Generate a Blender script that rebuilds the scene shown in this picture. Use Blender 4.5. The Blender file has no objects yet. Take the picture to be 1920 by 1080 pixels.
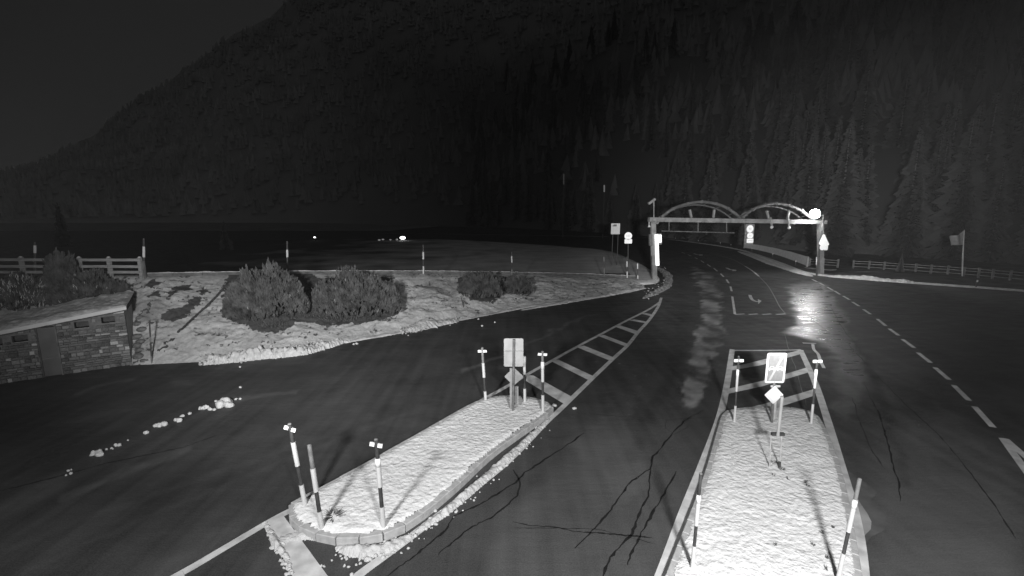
import bpy, bmesh, math, random
import numpy as np
from mathutils import Vector, Matrix
from mathutils import noise as mnoise
random.seed(7); rng = np.random.default_rng(7)
SC = bpy.context.scene
COL = SC.collection
R = math.radians

# ------------------------------------------------------------------ camera, world, lamps, exposure
H = 6.2; FPX = 850.0; PITCH = math.atan(143/850.0)
cam_d = bpy.data.cameras.new('camera'); cam = bpy.data.objects.new('camera', cam_d); COL.objects.link(cam)
cam.location = (0, 0, H); cam.rotation_euler = (R(90)-PITCH, 0, 0)
cam_d.sensor_width = 36; cam_d.lens = 36*FPX/1920; cam_d.clip_end = 6000; cam_d.clip_start = 0.1
SC.camera = cam
SC.view_settings.view_transform = 'Standard'; SC.view_settings.look = 'None'
SC.view_settings.exposure = 0; SC.view_settings.gamma = 1; SC.view_settings.use_curve_mapping = False
W = bpy.data.worlds.new('World'); SC.world = W; W.use_nodes = True
nt = W.node_tree; bg = nt.nodes['Background']
# overcast night sky: faint grey glow, a little uneven
tc = nt.nodes.new('ShaderNodeTexCoord'); ns = nt.nodes.new('ShaderNodeTexNoise'); ns.inputs['Scale'].default_value = 1.6
ns.inputs['Detail'].default_value = 3
mr = nt.nodes.new('ShaderNodeMapRange'); mr.inputs['From Min'].default_value = .3; mr.inputs['From Max'].default_value = .7
mr.inputs['To Min'].default_value = .0128; mr.inputs['To Max'].default_value = .0152
nt.links.new(tc.outputs['Generated'], ns.inputs['Vector']); nt.links.new(ns.outputs['Fac'], mr.inputs['Value'])
nt.links.new(mr.outputs['Result'], bg.inputs['Color']); bg.inputs['Strength'].default_value = 1.0

def spot(name, loc, tgt, watts, ang, blend=1.0, rad=.38):
    l = bpy.data.lights.new(name, 'SPOT'); l.energy = watts; l.spot_size = R(ang); l.spot_blend = blend
    l.shadow_soft_size = rad; l.color = (1, 1, 1)
    o = bpy.data.objects.new(name, l); COL.objects.link(o); o.location = loc
    o.rotation_euler = (Vector(tgt)-Vector(loc)).to_track_quat('-Z', 'Y').to_euler(); return o
# the two floodlights on the edge of the toll roof, left and right of the camera (their shadows show in the photo)
LL = (-4.2, 1.6, 6.0); LR = (2.2, -1.2, 6.4)
spot('floodlight_left', LL, (-7, 26, 1.0), 3500, 150)
spot('floodlight_right', LR, (13, 21, 1.0), 9500, 150)
spot('added_beam_left_far', LL, (-13, 60, 8), 17000, 84)  # added second beam, shaped to lift the distant left side
spot('added_beam_right_far', LR, (29, 56, 7.5), 95000, 46)  # added second beam, shaped to brighten the gantry and its signs

HAZE = .00013
# ------------------------------------------------------------------ geometry helpers
cp, sp_ = math.cos(PITCH), math.sin(PITCH)
def ray(px, py):
    a = px-960; b = 540-py
    return Vector((a, FPX*cp + b*sp_, -FPX*sp_ + b*cp))
def G(px, py, z=0.0):
    d = ray(px, py); t = (z-H)/d.z; return Vector((d.x*t, d.y*t, z))
def D(px, py, Y):
    d = ray(px, py); t = Y/d.y; return Vector((d.x*t, Y, H+d.z*t))
def proj(v):
    x, y, z = v[0], v[1], v[2]-H
    f = y*cp - z*sp_; u = y*sp_ + z*cp
    return (960+FPX*x/f, 540-FPX*u/f)
def plane_pt(px, py, A, B, off=0.0):
    d = ray(px, py); u = Vector((B.x-A.x, B.y-A.y, 0)).normalized(); n = Vector((-u.y, u.x, 0))
    t = (Vector((A.x, A.y, 0)).dot(n)+off)/d.dot(n); return Vector((0, 0, H))+d*t

def setp(o, label=None, cat=None, group=None, kind=None):
    if label: o['label'] = label
    if cat: o['category'] = cat
    if group: o['group'] = group
    if kind: o['kind'] = kind
    return o
def empty(name, loc, label, cat, group=None):
    o = bpy.data.objects.new(name, None); COL.objects.link(o); o.location = loc; o.empty_display_size = .2
    return setp(o, label, cat, group)
def link(name, me, m, parent=None):
    o = bpy.data.objects.new(name, me); COL.objects.link(o)
    if m and not me.materials: me.materials.append(m)
    if parent:
        o.parent = parent; o.matrix_parent_inverse = Matrix.Translation(-Vector(parent.location)) if parent.type == 'EMPTY' else Matrix()
    return o
def mesh(name, V, F, m, parent=None, smooth=False):
    me = bpy.data.meshes.new(name); me.from_pydata([tuple(v) for v in V], [], F); me.validate(); me.update()
    if smooth: me.shade_smooth()
    return link(name, me, m, parent)
class MB:
    def __init__(s): s.V = []; s.F = []
    def add(s, V, F):
        n = len(s.V); s.V += [tuple(v) for v in V]; s.F += [tuple(i+n for i in f) for f in F]
    def box(s, a, b, w, h, up=Vector((0, 0, 1))):
        a = Vector(a); b = Vector(b); d = (b-a).normalized(); side = d.cross(up)
        if side.length < 1e-4: side = d.cross(Vector((0, 1, 0)))
        side.normalize(); u = side.cross(d)
        V = [p+side*(sx*w/2)+u*(sz*h/2) for p in (a, b) for sx, sz in ((-1, -1), (1, -1), (1, 1), (-1, 1))]
        s.add(V, [(0, 1, 2, 3), (7, 6, 5, 4), (0, 4, 5, 1), (1, 5, 6, 2), (2, 6, 7, 3), (3, 7, 4, 0)])
    def tube(s, a, b, r, r2=None, n=10, cap=True):
        a = Vector(a); b = Vector(b); r2 = r if r2 is None else r2; d = (b-a).normalized()
        x = d.orthogonal().normalized(); y = d.cross(x)
        V = []
        for p, q in ((a, r), (b, r2)):
            for i in range(n):
                t = 2*math.pi*i/n; V.append(p+(x*math.cos(t)+y*math.sin(t))*q)
        F = [(i, (i+1) % n, n+(i+1) % n, n+i) for i in range(n)]
        if cap: F += [tuple(range(n-1, -1, -1)), tuple(range(n, 2*n))]
        s.add(V, F)
    def path(s, pts, r, n=8):
        for i in range(len(pts)-1): s.tube(pts[i], pts[i+1], r, n=n)
    def ball(s, c, r, seg=12, ring=8, sc=(1, 1, 1)):
        V = []; F = []
        for j in range(ring+1):
            ph = math.pi*j/ring
            for i in range(seg):
                t = 2*math.pi*i/seg
                V.append((c[0]+r*sc[0]*math.sin(ph)*math.cos(t), c[1]+r*sc[1]*math.sin(ph)*math.sin(t), c[2]+r*sc[2]*math.cos(ph)))
        for j in range(ring):
            for i in range(seg):
                F.append((j*seg+i, (j+1)*seg+i, (j+1)*seg+(i+1) % seg, j*seg+(i+1) % seg))
        s.add(V, F)
    def clod(s, c, r):
        V = []; k = Vector((random.random()*50, random.random()*50, 0)); sx = random.uniform(.7, 1.5); a = random.random()*3.14
        for j in range(6):
            ph = math.pi*j/5
            for i in range(8):
                t = 2*math.pi*i/8; d = Vector((math.sin(ph)*math.cos(t), math.sin(ph)*math.sin(t), math.cos(ph))); q = r*(1+.55*mnoise.noise(d*1.4+k))
                x, y = d.x*q*sx, d.y*q; V.append((c[0]+x*math.cos(a)-y*math.sin(a), c[1]+x*math.sin(a)+y*math.cos(a), max(c[2]+r*.45+d.z*q*.75, c[2]-.01)))
        s.add(V, [(j*8+i, (j+1)*8+i, (j+1)*8+(i+1) % 8, j*8+(i+1) % 8) for j in range(5) for i in range(8)])
    def plate(s, pts, n, th):     # polygon pts (planar), thickness th along n
        pts = [Vector(p) for p in pts]; k = len(pts); n = Vector(n).normalized()
        V = [p+n*th/2 for p in pts]+[p-n*th/2 for p in pts]
        F = [tuple(range(k)), tuple(range(2*k-1, k-1, -1))]+[(i, k+i, k+(i+1) % k, (i+1) % k) for i in range(k)]
        s.add(V, F)
    def out(s, name, m, parent=None, smooth=False): return mesh(name, s.V, s.F, m, parent, smooth)

def cat_rom(P, n=8):
    P = [Vector(p) for p in P]; Q = [P[0]*2-P[1]]+P+[P[-1]*2-P[-2]]; out = []
    for i in range(1, len(Q)-2):
        a, b, c, d = Q[i-1], Q[i], Q[i+1], Q[i+2]
        for k in range(n):
            t = k/n
            out.append(.5*((2*b)+(c-a)*t+(2*a-5*b+4*c-d)*t*t+(3*b-a-3*c+d)*t**3))
    out.append(P[-1]); return out

# numpy value noise
_T = rng.random((256, 256))
def vn(x, y, sc=1.0, oct=1, gain=.5):
    tot = 0; amp = 1; s = 0
    for o in range(oct):
        X = np.asarray(x)*sc+17.3*o; Y = np.asarray(y)*sc+5.1*o
        xi = np.floor(X).astype(int); yi = np.floor(Y).astype(int); fx = X-xi; fy = Y-yi
        fx = fx*fx*(3-2*fx); fy = fy*fy*(3-2*fy)
        g = lambda a, b: _T[a % 256, b % 256]
        v = (g(xi, yi)*(1-fx)+g(xi+1, yi)*fx)*(1-fy)+(g(xi, yi+1)*(1-fx)+g(xi+1, yi+1)*fx)*fy
        tot = tot+v*amp; s += amp; amp *= gain; sc *= 2.03
    return tot/s
def in_poly(X, Y, poly, soft=6.0):
    """signed soft inside mask of polygon given in the same 2-D units"""
    inside = np.zeros(X.shape, bool); dmin = np.full(X.shape, 1e9)
    n = len(poly)
    for i in range(n):
        x1, y1 = poly[i]; x2, y2 = poly[(i+1) % n]
        c = ((y1 > Y) != (y2 > Y)) & (X < (x2-x1)*(Y-y1)/((y2-y1)+1e-12)+x1); inside ^= c
        dx, dy = x2-x1, y2-y1; t = np.clip(((X-x1)*dx+(Y-y1)*dy)/(dx*dx+dy*dy+1e-9), 0, 1)
        dmin = np.minimum(dmin, np.hypot(X-x1-t*dx, Y-y1-t*dy))
    sd = np.where(inside, dmin, -dmin); return np.clip(sd/soft+.5, 0, 1)
def near_line(X, Y, pts, w):
    dmin = np.full(X.shape, 1e9)
    for (x1, y1), (x2, y2) in zip(pts[:-1], pts[1:]):
        dx, dy = x2-x1, y2-y1; t = np.clip(((X-x1)*dx+(Y-y1)*dy)/(dx*dx+dy*dy+1e-9), 0, 1)
        dmin = np.minimum(dmin, np.hypot(X-x1-t*dx, Y-y1-t*dy))
    return np.clip(1.5-dmin/w, 0, 1)
def projn(X, Y, Z):
    z = Z-H; f = np.maximum(Y*cp-z*sp_, .01); u = Y*sp_+z*cp
    return 960+FPX*X/f, 540-FPX*u/f
def grid_mesh(name, X, Y, Z, m, parent=None, attrs={}, smooth=True):
    r, c = X.shape; me = bpy.data.meshes.new(name)
    V = np.stack([X, Y, Z], -1).reshape(-1, 3).astype(np.float32)
    idx = np.arange(r*c).reshape(r, c)
    F = np.stack([idx[:-1, :-1], idx[:-1, 1:], idx[1:, 1:], idx[1:, :-1]], -1).reshape(-1, 4)
    me.vertices.add(len(V)); me.vertices.foreach_set('co', V.ravel())
    me.loops.add(F.size); me.loops.foreach_set('vertex_index', F.ravel().astype(np.int32))
    me.polygons.add(len(F)); me.polygons.foreach_set('loop_start', (np.arange(len(F))*4).astype(np.int32))
    me.update(calc_edges=True)
    for k, v in attrs.items():
        a = me.attributes.new(k, 'FLOAT', 'POINT'); a.data.foreach_set('value', np.asarray(v, np.float32).ravel())
    if smooth: me.shade_smooth()
    return link(name, me, m, parent)

# ------------------------------------------------------------------ materials (an infrared night camera sees only greys)
def g3(v): return (v, v, v, 1)
def mat(name, v, rough=.8, var=.0, scale=5.0, bump=0.0, bscale=None, spec=.3, metal=0, stretch=None, detail=6):
    m = bpy.data.materials.new(name); m.use_nodes = True; t = m.node_tree; b = t.nodes['Principled BSDF']
    b.inputs['Base Color'].default_value = g3(v); b.inputs['Roughness'].default_value = rough
    b.inputs['Specular IOR Level'].default_value = spec; b.inputs['Metallic'].default_value = metal
    if var or bump:
        tc = t.nodes.new('ShaderNodeTexCoord'); mp = t.nodes.new('ShaderNodeMapping')
        t.links.new(tc.outputs['Object'], mp.inputs['Vector'])
        if stretch: mp.inputs['Scale'].default_value = stretch
    if var:
        n = t.nodes.new('ShaderNodeTexNoise'); n.inputs['Scale'].default_value = scale; n.inputs['Detail'].default_value = detail
        t.links.new(mp.outputs[0], n.inputs['Vector'])
        r = t.nodes.new('ShaderNodeMapRange'); r.inputs['From Min'].default_value = .3; r.inputs['From Max'].default_value = .7
        r.inputs['To Min'].default_value = max(v-var, .005); r.inputs['To Max'].default_value = v+var
        t.links.new(n.outputs['Fac'], r.inputs['Value']); t.links.new(r.outputs['Result'], b.inputs['Base Color'])
    if bump:
        n2 = t.nodes.new('ShaderNodeTexNoise'); n2.inputs['Scale'].default_value = bscale or scale*4; n2.inputs['Detail'].default_value = 8
        t.links.new(mp.outputs[0], n2.inputs['Vector'])
        bp = t.nodes.new('ShaderNodeBump'); bp.inputs['Strength'].default_value = 1; bp.inputs['Distance'].default_value = bump
        t.links.new(n2.outputs['Fac'], bp.inputs['Height']); t.links.new(bp.outputs[0], b.inputs['Normal'])
    return m
def emat(name, v, base=.8):
    m = mat(name, base, .5); b = m.node_tree.nodes['Principled BSDF']
    b.inputs['Emission Color'].default_value = (1, 1, 1, 1); b.inputs['Emission Strength'].default_value = v; return m
def attr_mat(name):
    m = mat(name, .1, .9); t = m.node_tree; return m, t, t.nodes['Principled BSDF']
def N(t, typ, **kw):
    n = t.nodes.new(typ)
    for k, v in kw.items():
        if k in n.inputs: n.inputs[k].default_value = v
        else: setattr(n, k, v)
    return n
def rng_(t, src, a, b, c, d):
    r = N(t, 'ShaderNodeMapRange'); r.inputs[1].default_value = a; r.inputs[2].default_value = b
    r.inputs[3].default_value = c; r.inputs[4].default_value = d; t.links.new(src, r.inputs[0]); return r.outputs[0]
def math_(t, op, a, b):
    n = N(t, 'ShaderNodeMath'); n.operation = op
    for i, v in enumerate((a, b)):
        if isinstance(v, (int, float)): n.inputs[i].default_value = v
        else: t.links.new(v, n.inputs[i])
    return n.outputs[0]

# snow
M_snow = mat('snow', .46, .85, .08, 9, .02, 14, .2)
M_isl = mat('crusted snow', .76, .85, .06, 4, .05, 9, .2, stretch=(1, 1, 1))
M_lump = mat('clumped snow', .51, .8, .05, 8, .03, 20, .2)
M_paint = mat('road paint', .52, .6, .14, 3.0, .002, 60, .3)
M_paint2 = mat('worn road paint', .56, .7, .14, 2.2, .002, 60, .3)
M_kerb = mat('kerb granite', .40, .8, .08, 6, .006, 60)
M_kerbd = mat('kerb granite damp', .22, .7, .07, 6, .006, 60)
M_white = mat('white reflective film', .50, .45, .02, 5)
M_black = mat('dark band film', .045, .6, .015, 8)
M_greyband = mat('grey band film', .16, .6, .04, 8)
M_galv = mat('galvanised steel', .42, .5, .07, 6, .001, 50, .5)
M_galvd = mat('dull steel', .13, .55, .05, 6, .001, 50)
M_dark = mat('dark plastic', .05, .6, .01, 5)
M_signback = mat('sign back aluminium', .33, .55, .05, 4)
M_signback2 = mat('diamond back aluminium', .24, .55, .05, 4)
M_signgrey = mat('sign grey', .20, .5, .03, 8)
M_signwhite = mat('retroreflective white', .72, .4, .02, 8)
M_signmark = mat('sign print', .36, .5)
M_signink = mat('sign dark print', .12, .5)
M_wood = mat('weathered timber', .26, .85, .07, 3, .006, 30, stretch=(1, 1, 8))
M_fenced = mat('dim fence timber', .11, .85, .05, 3)
M_woodd = mat('dark weathered timber', .11, .85, .05, 3, .006, 30)
M_gantry = mat('painted steel', .155, .5, .05, 2, .001, 50)
M_board = mat('pale barrier board', .58, .8, .06, 3)
M_arch = mat('weathered arch steel', .075, .6, .03, 2, .001, 50)
M_door = mat('painted door', .075, .6, .02, 2)
M_fascia = mat('fascia board', .46, .7, .07, 2, .002, 40)
M_stones = [mat('quarry stone %s' % w, v, .9, .06, 9, .02, 30) for w, v in (('dark', .09), ('mid', .135), ('grey', .17), ('light', .24), ('pale', .42))]
M_mortar = mat('mortar', .12, .95, .03, 8, .01, 30)
M_rock = mat('dark soil', .05, .95, .02, 6, .03, 12)
M_needle = mat('pine needles', .085, .8, .05, 3)
M_needle_s = mat('shrub leaves', .07, .8, .05, 3)
M_bark = mat('bark', .10, .9, .03, 6)
M_spruce = mat('spruce needles', .05, .85, .015, .6)
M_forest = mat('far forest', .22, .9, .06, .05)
M_tar = mat('tar joint', .012, .6, .004, 6)
M_flag = mat('flag cloth', .20, .8, .04, 4)
M_lampglass = emat('lit lamp', 150)
M_tubelight = emat('lit tube', 1.3)
M_farlamp = emat('far lamp', 3.0)

# asphalt
M_asph, t, b = attr_mat('asphalt')
geo = N(t, 'ShaderNodeNewGeometry')
a_l = N(t, 'ShaderNodeAttribute'); a_l.attribute_name = 'light'
a_w = N(t, 'ShaderNodeAttribute'); a_w.attribute_name = 'wet'
mp = N(t, 'ShaderNodeMapping'); mp.inputs['Rotation'].default_value = (0, 0, R(28)); mp.inputs['Scale'].default_value = (2.6, .11, 1)
t.links.new(geo.outputs['Position'], mp.inputs['Vector'])
n1 = N(t, 'ShaderNodeTexNoise', Scale=1.0, Detail=7.0); t.links.new(mp.outputs[0], n1.inputs['Vector'])
n2 = N(t, 'ShaderNodeTexNoise', Scale=.45, Detail=6.0, Roughness=.65); t.links.new(geo.outputs['Position'], n2.inputs['Vector'])
n3 = N(t, 'ShaderNodeTexNoise', Scale=38.0, Detail=3.0); t.links.new(geo.outputs['Position'], n3.inputs['Vector'])
base = math_(t, 'ADD', rng_(t, n1.outputs['Fac'], .3, .7, .038, .062), rng_(t, n2.outputs['Fac'], .3, .7, -.010, .018))
base = math_(t, 'ADD', base, rng_(t, n3.outputs['Fac'], .3, .7, -.015, .017))
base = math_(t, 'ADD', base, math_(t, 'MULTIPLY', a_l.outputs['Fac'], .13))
base = math_(t, 'MAXIMUM', base, .012)
t.links.new(base, b.inputs['Base Color'])
rough = math_(t, 'SUBTRACT', .62, math_(t, 'MULTIPLY', a_w.outputs['Fac'], .34))
t.links.new(rough, b.inputs['Roughness']); 
spc = math_(t, 'ADD', .22, math_(t, 'MULTIPLY', a_w.outputs['Fac'], .55)); t.links.new(spc, b.inputs['Specular IOR Level'])
bp = N(t, 'ShaderNodeBump', Strength=1.0, Distance=.004); n4 = N(t, 'ShaderNodeTexNoise', Scale=70.0, Detail=3.0)
t.links.new(geo.outputs['Position'], n4.inputs['Vector']); t.links.new(n4.outputs['Fac'], bp.inputs['Height']); bq = N(t, 'ShaderNodeBump', Strength=1.0, Distance=.011); n5 = N(t, 'ShaderNodeTexNoise', Scale=2.2, Detail=5.0, Roughness=.6)
mq = N(t, 'ShaderNodeMapping'); mq.inputs['Scale'].default_value = (.6, 2.2, 1); t.links.new(geo.outputs['Position'], mq.inputs['Vector']); t.links.new(mq.outputs[0], n5.inputs['Vector'])
t.links.new(n5.outputs['Fac'], bq.inputs['Height']); t.links.new(bp.outputs[0], bq.inputs['Normal']); t.links.new(bq.outputs[0], b.inputs['Normal'])
n6 = N(t, 'ShaderNodeTexNoise', Scale=1.1, Detail=6.0, Roughness=.65); t.links.new(mq.outputs[0], n6.inputs['Vector'])
t.links.new(math_(t, 'ADD', rough, rng_(t, n6.outputs['Fac'], .35, .65, -.10, .16)), b.inputs['Roughness'])

# bank: snow; attribute bare marks soil, grass and painted shade under the bushes
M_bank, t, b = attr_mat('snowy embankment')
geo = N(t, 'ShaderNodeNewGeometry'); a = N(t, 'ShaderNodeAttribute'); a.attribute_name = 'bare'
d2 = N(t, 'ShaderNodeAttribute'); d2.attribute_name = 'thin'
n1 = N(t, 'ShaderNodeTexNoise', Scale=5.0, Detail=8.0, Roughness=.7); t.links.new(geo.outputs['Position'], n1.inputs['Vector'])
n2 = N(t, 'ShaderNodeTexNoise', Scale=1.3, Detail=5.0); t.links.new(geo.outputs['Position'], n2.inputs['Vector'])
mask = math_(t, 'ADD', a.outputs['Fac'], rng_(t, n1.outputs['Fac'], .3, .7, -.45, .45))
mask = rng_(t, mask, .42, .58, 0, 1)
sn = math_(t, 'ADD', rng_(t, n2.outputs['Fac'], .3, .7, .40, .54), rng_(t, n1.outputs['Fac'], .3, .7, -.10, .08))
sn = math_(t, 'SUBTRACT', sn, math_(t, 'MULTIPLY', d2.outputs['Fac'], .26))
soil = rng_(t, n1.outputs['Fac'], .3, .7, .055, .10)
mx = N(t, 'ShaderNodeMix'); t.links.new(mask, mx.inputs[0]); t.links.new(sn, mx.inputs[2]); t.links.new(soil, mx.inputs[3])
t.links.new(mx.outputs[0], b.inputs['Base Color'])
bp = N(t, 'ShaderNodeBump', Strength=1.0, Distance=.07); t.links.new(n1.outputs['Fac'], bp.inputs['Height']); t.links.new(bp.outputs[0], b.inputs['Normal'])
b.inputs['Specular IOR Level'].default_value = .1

M_land = mat('night meadow', .30, .95, .08, .12, .05, 3)
M_meadow = mat('frosted meadow', .60, .95, .12, .35, .08, 2)
M_verge = mat('verge grass', .05, .95, .02, .8, .06, 5)
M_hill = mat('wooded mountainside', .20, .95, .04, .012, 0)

t = M_meadow.node_tree; b = t.nodes['Principled BSDF']; src = b.inputs['Base Color'].links[0].from_socket
geo = N(t, 'ShaderNodeNewGeometry'); sx = N(t, 'ShaderNodeSeparateXYZ'); t.links.new(geo.outputs['Position'], sx.inputs[0])
nn = N(t, 'ShaderNodeTexNoise', Scale=.12, Detail=4.0); t.links.new(geo.outputs['Position'], nn.inputs['Vector'])
fr = rng_(t, math_(t, 'ADD', sx.outputs['X'], rng_(t, nn.outputs['Fac'], .3, .7, -14, 14)), -34, -8, .10, 1.0)
t.links.new(math_(t, 'MULTIPLY', src, fr), b.inputs['Base Color'])
for M_ in (M_hill, M_forest):      # west and height painted paler, near east darker, to even out the lamp light
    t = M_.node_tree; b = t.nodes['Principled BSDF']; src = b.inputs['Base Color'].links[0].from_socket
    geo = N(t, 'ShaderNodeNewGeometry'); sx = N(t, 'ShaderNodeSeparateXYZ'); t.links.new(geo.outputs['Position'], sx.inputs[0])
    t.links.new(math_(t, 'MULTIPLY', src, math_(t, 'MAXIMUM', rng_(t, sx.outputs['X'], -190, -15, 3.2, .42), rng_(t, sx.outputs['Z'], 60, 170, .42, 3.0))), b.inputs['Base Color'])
# ------------------------------------------------------------------ ground, road
MB_ = MB
V = []; F = []
rs = [0, 40, 120, 300, 700, 1100, 1700]; ns_ = 48
V.append((0, 0, -.08))
for r_ in rs[1:]:
    for i in range(ns_): V.append((r_*math.cos(2*math.pi*i/ns_), r_*math.sin(2*math.pi*i/ns_), -.08))
for i in range(ns_): F.append((0, 1+i, 1+(i+1) % ns_))
for k in range(len(rs)-2):
    for i in range(ns_): F.append((1+k*ns_+i, 1+(k+1)*ns_+i, 1+(k+1)*ns_+(i+1) % ns_, 1+k*ns_+(i+1) % ns_))
setp(mesh('ground', V, F, M_land), kind='structure')

ny, nx = 430, 460
yy = 3.0*(150/3.0)**(np.linspace(0, 1, ny)); uu = np.linspace(-1.35, 1.5, nx)
Yg, Ug = np.meshgrid(yy, uu, indexing='ij'); Xg = Ug*(Yg+2.0)
Zg = np.zeros_like(Xg)
PX, PY = projn(Xg, Yg, Zg)
wx = PX+(vn(Xg, Yg, 1.1, 4)-.5)*34; wy = PY+(vn(Xg+50, Yg, 1.1, 4)-.5)*14
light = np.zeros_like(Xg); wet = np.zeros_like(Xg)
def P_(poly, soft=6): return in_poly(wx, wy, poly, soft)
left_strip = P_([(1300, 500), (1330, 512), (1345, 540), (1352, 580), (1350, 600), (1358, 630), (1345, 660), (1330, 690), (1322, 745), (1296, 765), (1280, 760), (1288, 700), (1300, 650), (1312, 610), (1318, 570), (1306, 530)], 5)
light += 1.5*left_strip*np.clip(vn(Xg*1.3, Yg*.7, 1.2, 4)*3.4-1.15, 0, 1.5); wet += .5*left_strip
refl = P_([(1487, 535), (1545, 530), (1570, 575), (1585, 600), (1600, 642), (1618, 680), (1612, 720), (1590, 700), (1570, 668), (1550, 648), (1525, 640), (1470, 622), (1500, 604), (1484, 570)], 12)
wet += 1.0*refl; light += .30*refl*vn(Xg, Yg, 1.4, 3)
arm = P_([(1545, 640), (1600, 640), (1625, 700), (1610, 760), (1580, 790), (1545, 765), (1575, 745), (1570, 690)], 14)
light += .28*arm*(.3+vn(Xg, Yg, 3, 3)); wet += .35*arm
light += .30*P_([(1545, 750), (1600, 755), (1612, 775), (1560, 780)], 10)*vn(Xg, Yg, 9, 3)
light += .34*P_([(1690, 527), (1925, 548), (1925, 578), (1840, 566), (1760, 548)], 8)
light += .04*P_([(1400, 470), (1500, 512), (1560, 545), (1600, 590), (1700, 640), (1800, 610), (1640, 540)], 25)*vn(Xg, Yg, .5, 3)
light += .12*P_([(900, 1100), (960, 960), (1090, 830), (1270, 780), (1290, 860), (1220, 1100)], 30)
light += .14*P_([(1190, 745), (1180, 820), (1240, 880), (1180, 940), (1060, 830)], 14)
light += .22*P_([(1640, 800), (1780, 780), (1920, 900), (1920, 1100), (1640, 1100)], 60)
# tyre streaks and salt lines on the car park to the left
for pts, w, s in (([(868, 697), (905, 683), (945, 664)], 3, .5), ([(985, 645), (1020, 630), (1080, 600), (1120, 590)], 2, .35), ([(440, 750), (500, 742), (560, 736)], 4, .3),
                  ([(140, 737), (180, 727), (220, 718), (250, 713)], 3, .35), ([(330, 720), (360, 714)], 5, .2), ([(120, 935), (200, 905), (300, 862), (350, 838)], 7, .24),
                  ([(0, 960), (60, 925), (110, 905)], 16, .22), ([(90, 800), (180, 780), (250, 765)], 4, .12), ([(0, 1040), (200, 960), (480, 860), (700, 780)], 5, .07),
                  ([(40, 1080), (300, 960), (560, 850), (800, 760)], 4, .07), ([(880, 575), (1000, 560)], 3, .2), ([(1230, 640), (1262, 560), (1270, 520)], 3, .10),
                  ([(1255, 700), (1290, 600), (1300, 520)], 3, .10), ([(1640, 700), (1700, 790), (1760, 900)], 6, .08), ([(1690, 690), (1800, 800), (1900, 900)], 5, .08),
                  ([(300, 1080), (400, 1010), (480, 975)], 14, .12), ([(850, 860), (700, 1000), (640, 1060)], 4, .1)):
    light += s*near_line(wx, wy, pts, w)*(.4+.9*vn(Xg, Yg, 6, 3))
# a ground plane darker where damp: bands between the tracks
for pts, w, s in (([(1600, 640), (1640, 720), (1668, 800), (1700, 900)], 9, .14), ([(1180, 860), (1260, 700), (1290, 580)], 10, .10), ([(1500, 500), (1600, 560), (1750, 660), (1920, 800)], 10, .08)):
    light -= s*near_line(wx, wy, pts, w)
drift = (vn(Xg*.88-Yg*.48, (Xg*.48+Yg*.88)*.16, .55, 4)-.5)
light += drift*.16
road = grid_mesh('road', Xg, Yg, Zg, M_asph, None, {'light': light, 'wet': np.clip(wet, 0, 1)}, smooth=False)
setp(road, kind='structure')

def strip(pts_px, w, name='lane_marking', m=None, z=.004, w2=None, smooth=True, parent=None):
    pts = [G(*p, z) for p in pts_px]
    if smooth and len(pts) > 2: pts = cat_rom(pts, 6)
    V = []; F = []
    for i, p in enumerate(pts):
        d = (pts[min(i+1, len(pts)-1)]-pts[max(i-1, 0)]).normalized(); s_ = Vector((-d.y, d.x, 0))
        ww = w if w2 is None else w+(w2-w)*i/(len(pts)-1)
        V += [p+s_*ww/2, p-s_*ww/2]
    F = [(2*i, 2*i+1, 2*i+3, 2*i+2) for i in range(len(pts)-1)]
    return mesh(name, V, F, m or M_paint, parent or road)
def patch(poly_px, name='lane_marking', m=None, z=.004, parent=None):
    V = [G(*p, z) for p in poly_px]; return mesh(name, V, [tuple(range(len(V)))], m or M_paint, parent or road)

# left island lines and hatching
strip([(150, 1172), (330, 1080), (420, 1028), (510, 975), (572, 942), (700, 868), (800, 811), (897, 754), (955, 722), (985, 704), (1037, 675), (1082, 650), (1122, 629), (1175, 601), (1215, 581), (1238, 566)], .17)
strip([(560, 1170), (670, 1080), (760, 1014), (850, 945), (950, 867), (1025, 791), (1052, 766), (1112, 708), (1150, 672), (1177, 647), (1197, 622), (1217, 600), (1234, 575), (1240, 558)], .18, z=.008)
for poly in ([(988, 703), (1000, 704), (1074, 745), (1062, 760), (986, 714)], [(1033, 677), (1046, 674), (1114, 706), (1104, 713)], [(1082, 651), (1095, 648), (1153, 671), (1148, 678)],
             [(1122, 630), (1132, 628), (1178, 645), (1174, 650)], [(1152, 612), (1163, 610), (1197, 621), (1193, 627)], [(1178, 600), (1190, 599), (1213, 603), (1210, 606)], [(1202, 588), (1212, 587), (1224, 590), (1222, 593)]):
    patch(poly, m=M_paint2, z=.012)
patch([(497, 978), (528, 962), (622, 1090), (553, 1090)], z=.012)
patch([(318, 1084), (342, 1070), (352, 1092), (330, 1092)], z=.012)
# right island lines and hatching
strip([(1200, 1170), (1240, 1080), (1283, 960), (1320, 865), (1350, 780), (1364, 715), (1373, 655)], .21)
strip([(1372, 657), (1436, 657), (1502, 656)], .13, z=.008, smooth=False)
strip([(1501, 656), (1527, 714), (1551, 786), (1575, 868), (1597, 945), (1610, 1010), (1618, 1090), (1622, 1170)], .21, z=.012)
for poly in ([(1371, 687), (1400, 682), (1497, 657), (1500, 664), (1430, 684), (1369, 695)], [(1365, 729), (1430, 714), (1513, 689), (1516, 698), (1430, 724), (1362, 739)],
             [(1352, 776), (1430, 758), (1525, 730), (1526, 742), (1440, 770), (1400, 782), (1356, 784)]):
    patch(poly, m=M_paint2, z=.016)
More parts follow.
